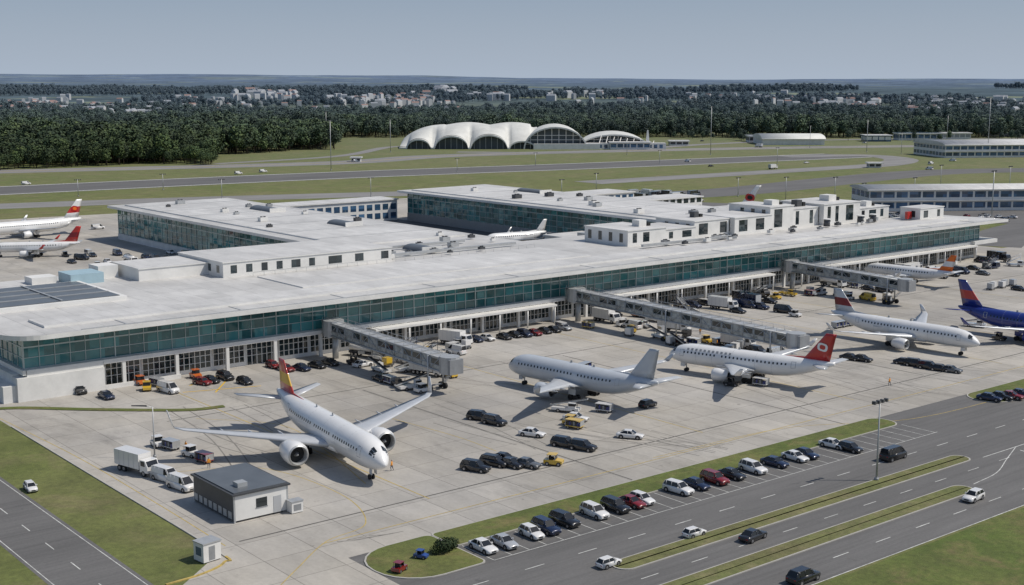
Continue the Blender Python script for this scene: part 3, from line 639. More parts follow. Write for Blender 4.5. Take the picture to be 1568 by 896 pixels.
def truck_mesh(kind,c):
    if (kind,c) in cache: return cache[(kind,c)]
    b=MB(); P=PM[c]
    def cab(x0,x1,w,h,z0=.7):
        b.loft([[(x0,-w,z0),(x0,w,z0),(x0,w,h),(x0,-w,h)],[(x1-.5,-w,z0),(x1-.5,w,z0),(x1-.5,w,h),(x1-.5,-w,h)],[(x1,-w*.96,z0),(x1,w*.96,z0),(x1,w*.96,z0+(h-z0)*.5),(x1,-w*.96,z0+(h-z0)*.5)]],P,sm=False)
        hm=z0+(h-z0)*.52
        b.face([(x1+.01,-w*.85,hm),(x1+.01,w*.85,hm),(x1-.43,w*.88,h-.12),(x1-.43,-w*.88,h-.12)],'carglass')
        for sg in (-1,1):
            q=[(x1-.5,sg*(w+.01),hm),(x0+.25,sg*(w+.01),hm),(x0+.25,sg*(w+.01),h-.15),(x1-.62,sg*(w+.01),h-.15)]; b.face(q if sg>0 else q[::-1],'carglass')
            b.box(x1-.05,x1+.02,sg*w*.7-.15,sg*w*.7+.15,z0+.1,z0+.28,'head')
    if kind=='box_truck':
        cab(2.2,4.0,1.15,2.6); b.box(-4,2.0,-1.2,1.2,1.0,3.4,P); b.box(-4.02,-4.0,-1.0,1.0,1.1,3.3,'seam'); b.box(-4,2.6,-.5,.5,.6,.99,'dgrey'); wheels(b,(3,-1.8,-2.9),1.15,.48,.3)
        for i in range(1,5): b.box(-4+i*1.2-.02,-4+i*1.2+.02,-1.22,1.22,1.05,3.38,'seam')
    elif kind=='fuel_truck':
        cab(2.4,4.2,1.15,2.5)
        b.loft([[(x,1.15*s*math.cos(t),1.95+.85*s*math.sin(t)) for t in [2*math.pi*j/18 for j in range(18)]] for x,s in ((2.2,.8),(2.0,1),(-3.8,1),(-4.0,.8))],P)
        b.box(-4,2.6,-.9,.9,.65,1.15,'dgrey'); wheels(b,(3.1,-1.9,-3.0),1.12,.48,.3); b.box(-3.6,1.8,-.3,.3,2.8,2.9,'lgrey'); b.box(-1.2,.6,-1.22,-1.0,.7,1.4,'lgrey')
    elif kind=='tug':
        b.loft([[(1.5,-.75,.4),(1.5,.75,.4),(1.5,.75,.85),(1.5,-.75,.85)],[(.4,-.85,.3),(.4,.85,.3),(.4,.85,1.0),(.4,-.85,1.0)],[(-1.5,-.85,.35),(-1.5,.85,.35),(-1.5,.85,.95),(-1.5,-.85,.95)]],P,sm=False)
        for x in (-.9,.35):
            for sg in (-1,1): b.cyl((x,sg*.7,.95),(x,sg*.65,1.75),.04,.04,6,'dgrey')
        b.box(-1.0,.5,-.75,.75,1.75,1.83,P); b.box(-.7,-.1,-.55,.55,.96,1.25,'rubber'); b.box(-.72,-.58,-.55,.55,1.25,1.55,'rubber'); b.face([(.42,-.65,1.0),(.42,.65,1.0),(.36,.62,1.7),(.36,-.62,1.7)],'carglass'); wheels(b,(.95,-.9),.86,.34)
    elif kind=='cart':
        b.box(-1.5,1.5,-.8,.8,.45,.58,P); wheels(b,(1.0,-1.0),.75,.25,.16); b.cyl((1.5,0,.45),(2.3,0,.4),.04,.04,6,'dgrey')
        for x in (-1.45,1.45): b.box(x-.03,x+.03,-.78,.78,.58,1.6,'lgrey')
        b.box(-1.5,1.5,-.82,.82,1.6,1.66,P)
        random.seed(5)
        for i in range(7):
            x=-1.2+i*.38; b.box(x,x+.32,-.6,.1+random.random()*.4,.585,.9+random.random()*.5,random.choice(['dgrey','blue','red','grey']))
    elif kind=='belt_loader':
        b.box(-3,2.2,-.95,.95,.45,.95,P); wheels(b,(1.3,-1.7),.97,.36); 
        b.loft([[(-3.6,.15,.9),(-3.6,.85,.9),(-3.6,.85,1.15),(-3.6,.15,1.15)],[(3.6,.15,2.5),(3.6,.85,2.5),(3.6,.85,2.75),(3.6,.15,2.75)]],'lgrey',sm=False)
        b.loft([[(-3.4,.2,1.2),(-3.4,.8,1.2),(-3.4,.8,1.21),(-3.4,.2,1.21)],[(3.5,.2,2.77),(3.5,.8,2.77),(3.5,.8,2.79),(3.5,.2,2.79)]],'rubber',sm=False)
        b.box(.2,1.6,-.9,-.1,.95,1.9,P); b.box(.3,1.62,-.92,-.08,1.35,1.8,'carglass'); b.cyl((1.5,.5,.9),(1.9,.5,2.2),.06,.06,6,'dgrey')
    elif kind=='stairs':
        b.box(-3,1.5,-1,1,.4,.85,P); wheels(b,(.8,-2.1),1.02,.38); cab(.3,2.4,.95,2.0,.5)
        for i in range(12): b.box(-3.3+i*.38,-2.92+i*.38,-.8,.8,.9+i*.22,.98+i*.22,'lgrey')
        for sg in (-1,1): b.cyl((-3.2,sg*.85,1.9),(1.3,sg*.85,4.4),.05,.05,6,P); b.cyl((-3.2,sg*.85,.9),(1.3,sg*.85,3.4),.12,.12,6,P); b.cyl((1.2,sg*.8,.8),(1.2,sg*.8,4.3),.06,.06,6,P)
    elif kind=='uld':
        b.loft([[(-.8,-.78,.5),(.55,-.78,.5),(.8,-.78,.9),(.8,-.78,2.05),(-.8,-.78,2.05)][::-1],[(-.8,.78,.5),(.55,.78,.5),(.8,.78,.9),(.8,.78,2.05),(-.8,.78,2.05)][::-1]],P,sm=False)
        b.box(-1.0,1.0,-.85,.85,.32,.49,'dgrey'); wheels(b,(.7,-.7),.8,.2,.12); b.box(-.82,-.8,-.6,.6,.6,1.9,'seam')
    cache[(kind,c)]=b.mesh(kind+'_'+c); return cache[(kind,c)]
CARNAME={'sedan':'parked_car','hatch':'parked_car','suv':'parked_car','van':'parked_van'}
TN={'box_truck':'box_truck','fuel_truck':'fuel_truck','tug':'baggage_tractor','cart':'baggage_cart','belt_loader':'belt_loader','stairs':'passenger_stairs_truck','uld':'cargo_container'}
S_='sedan'; H_='hatch'; U_='suv'; V_='van'
random.seed(99)
def veh_at(x,y,kind,c,head,z=.013,name=None,jit=4,sc=1):
    if kind in CARS: me=car_mesh(kind,c); nm=name or CARNAME[kind]
    else: me=truck_mesh(kind,c); nm=name or TN[kind]
    place(me,nm,None,(x,y,z),head+random.uniform(-jit,jit),sc)
def veh(px,py,kind,c,head,z=.013,name=None,jit=4,sc=1):
    x,y=G(px,py); veh_at(x,y,kind,c,head,z,name,jit,sc)
for px,py,k,c in [(740,842,S_,'w'),(772,835,S_,'s'),(814,821,H_,'w'),(836,813,U_,'n'),(856,799,U_,'k'),(904,787,U_,'w'),(933,777,U_,'k'),(957,770,S_,'r'),(980,768,H_,'w'),
    (1028,750,U_,'w'),(1060,744,S_,'n'),(1088,736,U_,'r'),(1112,728,S_,'k'),(1148,720,U_,'w'),(1182,711,S_,'n'),(1205,700,S_,'w'),(1230,698,S_,'n')]:
    x,y=G(px,py); y=max(min(y,129.2),127.2)
    place(car_mesh(k,c),CARNAME[k],None,(x,y,.017),270+random.uniform(-6,6))
for a in [(1275,684,S_,'w',275),(1302,690,H_,'k',275),(1368,702,V_,'k',0)]: veh(*a)
for a in [(1153,825,S_,'k',5),(1063,820,H_,'w',0),(932,866,H_,'w',0),(1490,765,H_,'w',185),(1230,889,U_,'k',0),(47,750,H_,'w',265)]: veh(*a,name='car',jit=2,sc=.85 if a[0] in(1063,932,47) else 1)
for a in [(735,642,U_,'k',300),(757,649,U_,'k',285),(815,667,S_,'w',300),(882,643,S_,'w',300),(965,670,S_,'w',300),(865,683,U_,'k',290),(892,688,U_,'k',290),
  (728,720,U_,'k',290),(757,712,U_,'k',290),(772,706,S_,'k',290),(782,714,S_,'k',285),(807,714,S_,'g',290),
  (120,601,U_,'k',270),(163,609,S_,'n',275),(48,606,H_,'b',270),(258,600,V_,'w',280),(322,585,S_,'k',285),(345,580,U_,'k',270),(310,588,H_,'r',290),(375,587,H_,'k',280),
  (438,567,S_,'r',280),(462,566,S_,'n',280),(486,562,S_,'k',280),(506,558,S_,'k',280),(418,562,H_,'r',270),
  (712,524,S_,'k',275),(728,522,S_,'n',275),(746,520,S_,'w',275),(772,518,S_,'k',270),(788,515,S_,'k',270),(803,514,U_,'n',270),(818,512,S_,'r',270),(834,509,S_,'k',270),(848,507,S_,'k',270),(864,504,S_,'s',270),
  (1062,470,U_,'n',270),(1078,466,S_,'k',270),(1145,470,V_,'n',280),(1165,472,U_,'n',270),(1178,463,S_,'k',270),(1200,478,V_,'k',290),(1130,478,S_,'k',270),
  (1290,437,U_,'k',270),(1330,443,S_,'k',270),(1354,447,V_,'k',270),(1458,422,U_,'k',270),(1472,418,V_,'n',270),(1490,412,S_,'k',270),(1505,420,S_,'g',270),(1560,444,S_,'k',270),(1440,425,S_,'k',270),(1520,402,S_,'w',270),
  (1385,557,S_,'k',285),(1402,560,U_,'k',285),(1422,564,U_,'k',285),(1440,567,S_,'k',285),(1456,569,S_,'g',285),(1302,550,S_,'k',280),(1320,552,S_,'k',280),
  (1160,540,U_,'k',270),(992,622,H_,'k',10),
  (125,397,V_,'k',300),(142,392,S_,'k',270),(180,390,V_,'n',270),(196,394,S_,'k',270),(224,396,U_,'n',270),(238,398,V_,'n',270),(254,396,S_,'k',270),(285,392,V_,'k',270),(165,402,S_,'w',270),(110,402,S_,'k',270),(262,388,S_,'w',270)]: veh(*a)
for px,py,c in [(1515,613,'n'),(1532,611,'k'),(1548,610,'r'),(1563,607,'n')]: veh(px,py,S_,c,285,z=.13)
for a in [(210,722,'box_truck','w',283),(560,545,'fuel_truck','w',290),(592,552,'belt_loader','w',270),(655,573,'box_truck','w',285),(690,577,'tug','y',270),(630,562,'tug','k',280),
  (928,492,'box_truck','w',270),(955,497,'tug','w',280),(985,500,'belt_loader','w',270),(1032,507,'box_truck','w',290),(1040,527,'tug','r',270),(1062,527,'cart','w',280),(1082,524,'tug','y',270),(1112,527,'belt_loader','y',290),(1130,531,'box_truck','w',282),
  (1107,473,'box_truck','w',285),(1218,484,'tug','w',270),(1188,457,'tug','y',270),(1208,452,'belt_loader','y',270),(1240,452,'cart','r',270),(1255,450,'tug','o',270),
  (1275,438,'fuel_truck','w',270),(1310,440,'cart','w',270),(1556,407,'stairs','w',300),(848,711,'tug','y',300),(875,650,'tug','y',300),(925,630,'cart','w',290),
  (880,655,'cart','y',290),(242,683,'tug','w',270),(262,687,'cart','s',280),(293,698,'tug','w',290),(313,707,'cart','r',280),
  (215,588,'tug','o',270),(225,597,'tug','y',250),(240,590,'cart','s',280),(300,578,'tug','o',270),(150,408,'tug','w',270),(135,388,'cart','w',270),(200,403,'fuel_truck','w',270),(100,392,'tug','k',270),
  (1495,500,'belt_loader','w',290),(1530,520,'tug','k',270),(1385,430,'belt_loader','w',270),(870,630,'belt_loader','w',300),(1120,590,'tug','k',300),(1165,590,'cart','w',280)]: veh(*a)
veh(645,855,'tug','b',300,z=.13,name='ride_on_mower',sc=.6); veh(612,875,'tug','r',20,z=.13,name='ride_on_mower',sc=.7)
for a in [(254,735,V_,'w',283),(278,748,V_,'w',283),(40,282,V_,'w',0),(365,266,V_,'w',0),(403,263,V_,'w',0),(545,247,V_,'w',0),(150,350,V_,'w',0)]: veh(*a)
random.seed(44)
for i in range(46):
    x=random.choice([random.uniform(152,210),random.uniform(224,296),random.uniform(308,405)]); y=random.uniform(229,241)
    k=random.choice(['tug','cart','cart','uld','uld','box_truck','belt_loader',S_,V_,U_,'stairs']); c=random.choice('wwwwkksgyro' if k in('tug','cart','uld') else 'wwwkkn')
    veh_at(x,y,k,c,random.choice((270,280,0,90,250)),jit=10)
for bx,y0,y1 in ((147,205,240),(218.5,180,240),(303,210,240)):
    for i in range(int((y1-y0)/3.4)):
        y=y0+i*3.4; k=random.choice(['tug','cart','uld','uld',S_,'belt_loader',V_]); veh_at(bx+random.choice((-4.5,-3.6,0,4.,5.5)),y,k,random.choice('wwwkksy'),random.choice((270,90,0)),jit=14)
for i in range(5):
    veh_at(170+i*2.9,197+i*.7,'cart',random.choice('wsk'),12); veh_at(212+i*2.9,190+i*.9,'uld',random.choice('sw'),16)
    veh_at(262+i*2.8,196,'cart','s',2); veh_at(346+i*3,205+(i%2),'uld',random.choice('ws'),0)
for i in range(14): veh_at(random.uniform(252,318),random.uniform(305,470),random.choice(['cart','tug',V_,'box_truck','uld']),random.choice('wwksk'),random.choice((0,90)),z=.03)
random.seed(4); cols='wwskkngr'
for i in range(46):
    px=random.uniform(1290,1568); veh(px,random.uniform(326,334)+(px-1290)*.02,random.choice([S_,H_,U_]),random.choice(cols),random.choice((0,90)),z=.1)
for i in range(44):
    px=random.uniform(930,1075); py=random.uniform(296,310); veh(px,py,random.choice([S_,V_,U_,'box_truck']),random.choice('wwskkn'),random.choice((0,90)),z=.06)
for i in range(14):
    px=random.uniform(1050,1560); veh(px,random.uniform(213,262),random.choice([S_,V_,'box_truck']),random.choice('wwk'),random.choice((0,90)),z=.1)
# ------------------------------------------------------------------ small structures
b=MB()
b.box(78.8,87.2,158,170.5,.3,3.9,'white'); b.box(78.75,78.8,158.2,170.3,.3,3.88,'dgrey'); b.box(78.5,87.5,157.7,170.8,3.9,4.15,'dgrey'); b.box(78.9,87.1,158.1,170.4,4.151,4.3,'skylight')  # dark sheet on the left wall paints in its shaded side
b.box(82.2,83.9,157.96,158.0,1.6,2.9,'glass2'); b.box(82.1,84.0,157.93,157.99,1.5,1.6,'grey'); b.box(84.9,86.1,157.95,158,.3,2.7,'seam')
for i in range(8): b.box(78.70,78.75,158.6+i*1.5,159.6+i*1.5,.5,1.5,'lgrey')
b.box(79.5,86.5,158.6,169.8,.0,.3,'dgrey'); b.box(80.5,82,160,161.5,4.3,4.9,'lgrey')
for x,y in ((78.9,158.1),(78.9,170.3),(87.1,158.1)): b.box(x-.12,x+.12,y-.12,y+.12,0,3.9,'lgrey')
b.obj('site_office_cabin')
b=MB(); x,y=G(452,783); b.box(-.9,.9,-.7,.7,.1,1.7,'white'); b.box(-1,1,-.8,.8,1.7,1.8,'lgrey'); b.box(-.6,.6,-.72,-.7,.4,1.3,'grey'); b.box(-.8,.8,-.6,.6,0,.1,'dgrey'); b.obj('generator_unit',None,(x,y,0.012),0)
b=MB(); x,y=G(318,856); b.box(-1.3,1.3,-1.1,1.1,.15,2.5,'white'); b.box(-1.4,1.4,-1.2,1.2,2.5,2.65,'lgrey'); b.box(-.5,.4,-1.13,-1.1,.3,2.1,'grey'); b.box(-1.32,-1.3,-.6,.6,.9,2.,'blueglass'); b.box(-1.2,1.2,-1,1,0,.15,'dgrey'); b.obj('guard_booth',None,(x,y,.002),8)
b=MB(); c=curve([(72.1,229),(72.1,190),(72.1,150),(71,145.5),(67,143.5),(62,143)],6); 
L,R=ribbon_pts(c,.3)
for i in range(len(c)-1):
    k='yellow' if c[i].y<150 else 'kerb'
    b.face([(*R[i],.15),(*R[i+1],.15),(*L[i+1],.15),(*L[i],.15)],k); b.face([(*L[i],0),(*L[i],.15),(*L[i+1],.15),(*L[i+1],0)],k); b.face([(*R[i],.15),(*R[i],0),(*R[i+1],0),(*R[i+1],.15)],k)
b.obj('painted_kerb')
def lamp(px,py,h,arms=1,name='lamp_post',r=.14):
    x,y=G(px,py); b=MB(); b.cyl((0,0,0),(0,0,h),r,r*.55,8,'lgrey'); b.cyl((0,0,0),(0,0,.5),r*2.2,r*2.,8,'grey')
    if arms==1:
        b.cyl((0,0,h-.1),(-1.4,1.1,h+.1),.06,.05,6,'lgrey'); b.loft([[(-1.1-.35,.85+.35,h),(-1.1+.35,.85-.35,h),(-1.1+.35,.85-.35,h+.25),(-1.1-.35,.85+.35,h+.25)],[(-2.3-.35,1.8+.35,h+.05),(-2.3+.35,1.8-.35,h+.05),(-2.3+.35,1.8-.35,h+.22),(-2.3-.35,1.8+.35,h+.22)]],'dgrey',sm=False)
    else:
        b.cyl((-1.6,0,h-.1),(1.6,0,h-.1),.07,.07,6,'lgrey')
        for i in range(4): b.box(-1.7+i,-1.3+i,-.3,.25,h-.35,h+.15,'dgrey')
    b.obj(name,None,(x,y,0.0))
lamp(237,700,8.5); lamp(1342,735,12.5,4,r=.17)
for px,py,h in ((507,260,34),(1088,236,40),(1327,232,28),(598,232,28),(1512,240,48),(1518,338,22),(913,292,10),(340,303,10),(568,300,10),(500,215,30),(1203,306,12),(1278,306,12),(1190,250,12),(1440,290,14),(1010,250,10),(1322,310,10),
    (1380,235,18),(1240,225,20),(1450,215,26),(1130,300,10),(700,262,9),(820,252,9),(1545,300,16),(1400,300,10),(960,236,14),(120,300,9),(250,290,9),(1255,205,24),(860,300,9)): lamp(px,py,h,4,'floodlight_mast',.3 if h>20 else .2)
def leaves(b,cx,cy,cz,rx,ry,rz,n,s,k,fill=.55):
    for i in range(n):
        d=Vector((random.gauss(0,1),random.gauss(0,1),random.gauss(0,1))).normalized()*(fill+(1-fill)*random.random())
        p=Vector((cx+d.x*rx,cy+d.y*ry,cz+d.z*rz)); nrm=(d+Vector((random.uniform(-.7,.7),random.uniform(-.7,.7),random.uniform(-.2,.9)))).normalized()
        a=nrm.orthogonal().normalized(); a=Matrix.Rotation(random.random()*6.28,3,nrm)@a; c=nrm.cross(a); ss=s*random.uniform(.6,1.3)
        b.face([p+a*ss,p+c*ss*.7,p-a*ss*.9,p-c*ss*.8],k)
def foliage_mat(name,col,col2):
    k=NB(name,.8); c=k.mix(k.ramp(k.noise(6,3),.35,.65),col,col2)
    oi=k.n.new('ShaderNodeObjectInfo'); f=k.ramp(oi.outputs['Random'],0,1,.6,1.5); c=k.scale(c,f)
    g=k.n.new('ShaderNodeNewGeometry'); nz=k.n.new('ShaderNodeTexNoise'); nz.inputs['Scale'].default_value=.012; nz.inputs['Detail'].default_value=3; k.l.new(g.outputs['Position'],nz.inputs['Vector'])
    c=k.scale(c,k.ramp(nz.outputs['Fac'],.35,.65,.75,1.25))
    c=k.mix(k.ramp(k.worlddist(),900,2900,.03,.86),c,(.125,.17,.215))  # aerial haze painted into the leaf colour, bluer with distance
    k.l.new(c,k.b.inputs['Base Color']); k.b.inputs['Specular IOR Level'].default_value=.2; return k.m
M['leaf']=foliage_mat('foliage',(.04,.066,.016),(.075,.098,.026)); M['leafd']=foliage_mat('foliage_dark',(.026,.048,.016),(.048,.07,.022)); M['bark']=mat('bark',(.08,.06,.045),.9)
b=MB(); random.seed(8)
for i in range(5): b.cyl((0,0,0),(random.uniform(-.8,.8),random.uniform(-.8,.8),1.2),.06,.02,5,'bark')
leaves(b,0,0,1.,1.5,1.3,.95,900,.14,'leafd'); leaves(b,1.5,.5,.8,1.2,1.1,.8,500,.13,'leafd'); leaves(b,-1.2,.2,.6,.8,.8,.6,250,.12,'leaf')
x,y=G(680,846); b.obj('shrub',None,(x,y,.12))
# ------------------------------------------------------------------ people
def worker_mat():
    k=NB('worker_clothes',.8); X,Y,Z=k.xyz()
    c=k.mix(k.math('GREATER_THAN',Z,.88),(.02,.03,.06),(.75,.3,.03)); c=k.mix(k.math('GREATER_THAN',Z,1.5),c,(.45,.27,.19)); c=k.mix(k.math('GREATER_THAN',Z,1.68),c,(.04,.03,.02))
    k.l.new(c,k.b.inputs['Base Color']); return k.m
wm=worker_mat()
vv=[(0,0,.95),(0,0,1.15),(0,0,1.38),(0,0,1.5),(.02,0,1.62),(.02,0,1.76),(0,.12,.88),(.12,.13,.5),(.05,.14,.08),(.2,.14,.04),(0,-.12,.88),(-.08,-.13,.5),(-.22,-.14,.1),(-.1,-.14,.04),
    (0,.2,1.4),(-.03,.27,1.12),(.1,.28,.88),(.14,.28,.78),(0,-.2,1.4),(.05,-.27,1.12),(.18,-.27,.92),(.22,-.27,.82)]
ee=[(0,1),(1,2),(2,3),(3,4),(4,5),(0,6),(6,7),(7,8),(8,9),(0,10),(10,11),(11,12),(12,13),(2,14),(14,15),(15,16),(16,17),(2,18),(18,19),(19,20),(20,21)]
rr=[.15,.14,.17,.06,.1,.09,.09,.065,.045,.04,.09,.065,.045,.04,.065,.045,.035,.03,.065,.045,.035,.03]
me=D.meshes.new('worker'); me.from_pydata(vv,ee,[]); me.materials.append(wm)
first=True
for px,py,h in ((1072,512,40),(1098,530,120),(1120,534,200),(285,690,10),(320,716,250),(232,578,0),(600,720,120),(70,600,30),(82,602,200),(1362,590,90)):
    x,y=G(px,py); o=place(me,'ground_crew_worker',None,(x,y,.013),h)
    m=o.modifiers.new('skin','SKIN'); 
    if first:
        for i,r_ in enumerate(rr): me.skin_vertices[0].data[i].radius=(r_,r_)
        me.skin_vertices[0].data[0].use_root=True; first=False
    s=o.modifiers.new('sub','SUBSURF'); s.levels=1; s.render_levels=1
# ------------------------------------------------------------------ hangar: flowing shell roof
M['shell']=mat('shell_roof',(.62,.62,.58),.6,nscale=.08,namt=.15)
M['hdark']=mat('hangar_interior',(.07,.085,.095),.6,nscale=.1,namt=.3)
b=MB()
ARCH=[(-106,17,7.5),(-76,24,10.5),(-42,26,11.5),(-12,18,6)]
def front(x):
    h=1.2
    for cx,hw,hh in ARCH:
        q=1-((x-cx)/(hw*.62))**2
        if q>0: h=max(h,1.2+hh*math.sqrt(q))
    return h
def ridge(x):
    t=(x+124)/124
    return 6+14.5*min(1,(t*3.2))**.6+2.4*abs(math.sin((x+124)*math.pi/41))-(2.5 if x>-4 else 0)
NX=120; rows=[]
for j in range(13):
    v=j/12; yy=-4+v*46; row=[]
    for i in range(NX+1):
        x=-124+126*i/NX; w=v*v*(3-2*v); w=w**.8
        z=front(x)*(1-w)+ridge(x)*w; row.append((x,yy- 5*math.sin((x+124)/126*math.pi)*(1-v),z))
    rows.append(row)
b.loft(rows,'shell',False,False)
b.face([(p[0],p[1]+.01,p[2]-.02) for p in rows[-1]][::-1]+[(-124,42,0),(2,42,0)],'shell')
rim=[[(p[0],p[1]-.05,p[2]+.3) for p in rows[0]],[(p[0],p[1]-.05,max(0,p[2]-1.0)) for p in rows[0]]]; b.loft(rim,'shell',False,False,False)
for i in range(NX):
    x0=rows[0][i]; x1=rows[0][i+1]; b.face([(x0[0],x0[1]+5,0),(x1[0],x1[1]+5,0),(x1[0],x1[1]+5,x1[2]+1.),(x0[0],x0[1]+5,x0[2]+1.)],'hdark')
    if i%5==0: b.box(x0[0]-.2,x0[0]+.2,x0[1]+4.6,x0[1]+4.9,0,x0[2],'lgrey')
def vault(cx,w,h,y0,y1,rise,k='shell',n=18,infill='dgrey',pw=.85):
    def arc(y,hh,ww): return [(cx+ww/2*math.cos(math.pi*j/n),y,hh*math.sin(math.pi*j/n)**pw if 0<j<n else 0) for j in range(n+1)]
    b.loft([arc(y0+(y1-y0)*i/6,h+rise*math.sin(math.pi*.5*i/6),w*(1-.04*i/6)) for i in range(7)],k,False,False)
    b.loft([arc(y0,h,w),arc(y0,h-1.3,w-2.6)],k,False,False,False)
    b.loft([arc(y0,h-1.3,w-2.6),arc(y0+5,h-1.3,w-2.6)],k,False,False)
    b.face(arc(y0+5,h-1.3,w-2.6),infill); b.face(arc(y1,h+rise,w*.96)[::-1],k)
    for j in range(1,9):
        x=cx-w/2+w*j/9; hh=(h-1.4)*math.sqrt(max(0,1-((x-cx)/(w/2-1.3))**2)); b.box(x-.3,x+.3,y0+4.4,y0+4.9,0,hh,'white')
    for z in (4,8,12):
        if z<h-3: 
            q=(w/2-1.3)*math.sqrt(1-(z/(h-1.3))**2); b.box(cx-q,cx+q,y0+4.5,y0+4.8,z,z+.5,'white')
vault(18,58,20,-6,44,1.5,infill='hdark',pw=1.0)
vault(72,66,13,2,40,2,infill='hdark',pw=1.0)
b.box(-2,58,-11,-7,0,5,'white'); b.box(45,118,-8,4,0,5.5,'white',top='roof2')
for i in range(14): b.box(47+i*5,50+i*5,-8.1,-8,1,4.2,'blueglass')
for i in range(9): b.cyl((56+i*6,-9,0),(60+i*6,2,12-i*.6),.5,.3,6,'white')
b.loft([[(100,-2,0),(104,-2,0),(104,2,0),(100,2,0)],[(101.4,-.6,17),(102.6,-.6,17),(102.6,.6,17),(101.4,.6,17)]],'white',sm=False)
x,y=G(820,227); b.obj('wave_roof_hangar',None,(x,y,0),math.degrees(YAW)-90)
def bg_build(name,px,py,w,d,h,wk,gk,rk,rot=None,curve_=0,bands=1):
    b=MB(); b.box(-w/2,w/2,0,d,0,h,wk)
    if curve_:
        b.loft([[(-w/2-1,d/2-(d/2+1)*math.cos(math.pi*j/10),h+curve_*math.sin(math.pi*j/10)) for j in range(11)],[(w/2+1,d/2-(d/2+1)*math.cos(math.pi*j/10),h+curve_*math.sin(math.pi*j/10)) for j in range(11)]],rk,False,True)
    else: b.box(-w/2-1,w/2+1,-1,d+1,h+.01,h+.8,'white',top=rk)
    bh=h/(bands+.0)
    for i in range(bands):
        n=max(2,int(w/6))
        for j in range(n): 
            x0=-w/2+w*j/n+.5; b.box(x0,x0+w/n-1.,-.06,0,i*bh+bh*.3,i*bh+bh*.85,gk)
        m=max(2,int(d/6))
        for j in range(m): 
            y0=d*j/m+.5; b.box(-w/2-.06,-w/2,y0,y0+d/m-1.,i*bh+bh*.3,i*bh+bh*.85,gk)
        b.box(-w/2-1.2,w/2+1.2,-1.4,-.07,i*bh-.1+bh,i*bh+bh+.25,'white')
    x,y=G(px,py); b.obj(name,None,(x,y,0),math.degrees(YAW)-90 if rot is None else rot)
bg_build('warehouse',1215,221,60,50,5.5,'wall','wall','shell',curve_=4.5)
bg_build('cargo_building',1560,240,125,60,10,'white','blueglass','roof2',rot=-32,bands=2,curve_=3)
bg_build('office_block',1480,322,95,24,10,'white','blueglass','roof2',rot=-34,bands=2,curve_=1.6)
bg_build('fire_station',1410,214,46,20,7,'wall','blueglass','blueglass')
bg_build('maintenance_shed',1170,217,30,20,6,'wall','dgrey','grey')
bg_build('maintenance_shed',1345,216,26,18,6,'blueglass','white','roof2')
bg_build('control_building',965,228,36,14,6,'white','blueglass','roof2')
bg_build('maintenance_shed',1040,222,18,12,4,'wall','dgrey','roof2')
bg_build('maintenance_shed',1465,212,30,14,6,'wall','grey','roof2')
bg_build('maintenance_shed',1540,208,40,16,7,'wall','blueglass','roof2')
bg_build('radar_hut',545,247,7,5,3,'wall','dgrey','roof2')
bg_build('radar_hut',1340,256,9,6,3,'wall','dgrey','roof2')
# ------------------------------------------------------------------ hills & forest
def hz(F,R):
    r=math.hypot(F,R); a=R/max(F,1)
    if r<1900: return 0
    s=max(0,min(1,(r-1900)/2900)); base=36*s*s*(3-2*s)
    t=max(0,min(1,(r-4500)/8000)); t=t*t*(3-2*t)
    top=62-70*max(-.4,min(.5,a))
    n=noise.fractal(Vector((F*.00055,R*.0003,2)),1,2,5)
    n2=noise.noise(Vector((R*.00035,9,F*.00015)))
    return base+t*top+ min(1,(r-1900)/1500)*(16*n)*(.5+t*.9)+ t*16*n2
def in_field(F,R):
    for f0,r0,df,dr in ((2950,115,330,230),(2500,-420,170,200),(3300,-560,260,300),(2600,620,180,200),(3400,980,260,260)):
        if ((F-f0)/df)**2+((R-r0)/dr)**2 < 1+.35*noise.noise(Vector((F*.006,R*.006,4))): return True
    return False
def tree_mesh(name,seed):
    random.seed(seed); b=MB()
    b.cyl((0,0,0),(0,0,.55),.022,.012,6,'bark')
    lobes=[]
    for i in range(11):
        a=random.random()*6.28; rr_=random.uniform(.05,.32); z=random.uniform(.36,.88); s=random.uniform(.11,.2)*(1.15-.4*abs(z-.55))
        lobes.append((rr_*math.cos(a)*(1.2-z),rr_*math.sin(a)*(1.2-z),z,s)); 
        b.cyl((0,0,.3+.2*random.random()),(lobes[-1][0],lobes[-1][1],z),.009,.004,4,'bark')
    for x,y,z,s in lobes:
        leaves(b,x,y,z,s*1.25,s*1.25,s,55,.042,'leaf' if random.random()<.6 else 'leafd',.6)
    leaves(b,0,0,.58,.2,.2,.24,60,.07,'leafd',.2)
    return b.mesh(name)
trees=[tree_mesh('tree_%d'%i,i+50) for i in range(4)]
def interp(a,tab):
    if a<=tab[0][0]: return tab[0][1]
    for (x0,y0),(x1,y1) in zip(tab,tab[1:]):
        if a<=x1: return y0+(y1-y0)*(a-x0)/(x1-x0)
    return tab[-1][1]
EDGE=[(-.6,860),(-.39,905),(-.228,985),(-.222,1115),(-.135,1170),(-.13,1400),(-.07,1480),(.1,1440),(.2,1420),(.33,1440),(.6,1420)]
random.seed(77)
forest=empty('forest')
lists=[[] for _ in trees]
def try_tree(F,R,h):
    a=R/F; e=interp(a,EDGE)+40*noise.noise(Vector((R*.02,3,0)))
    if F<e: return
    gap=noise.noise(Vector((F*.0016,R*.0012,5)))
    if F>e+130 and gap>(.33 if F<2100 else .06): return
    if F>2200 and in_field(F,R): return
    hh=h*(.65+.7*random.random())*(1+.45*noise.noise(Vector((F*.008,R*.008,1))))
    x,y=FR(F,R); lists[random.randrange(4)].append((x,y,hh,hz(F,R)))
F=850
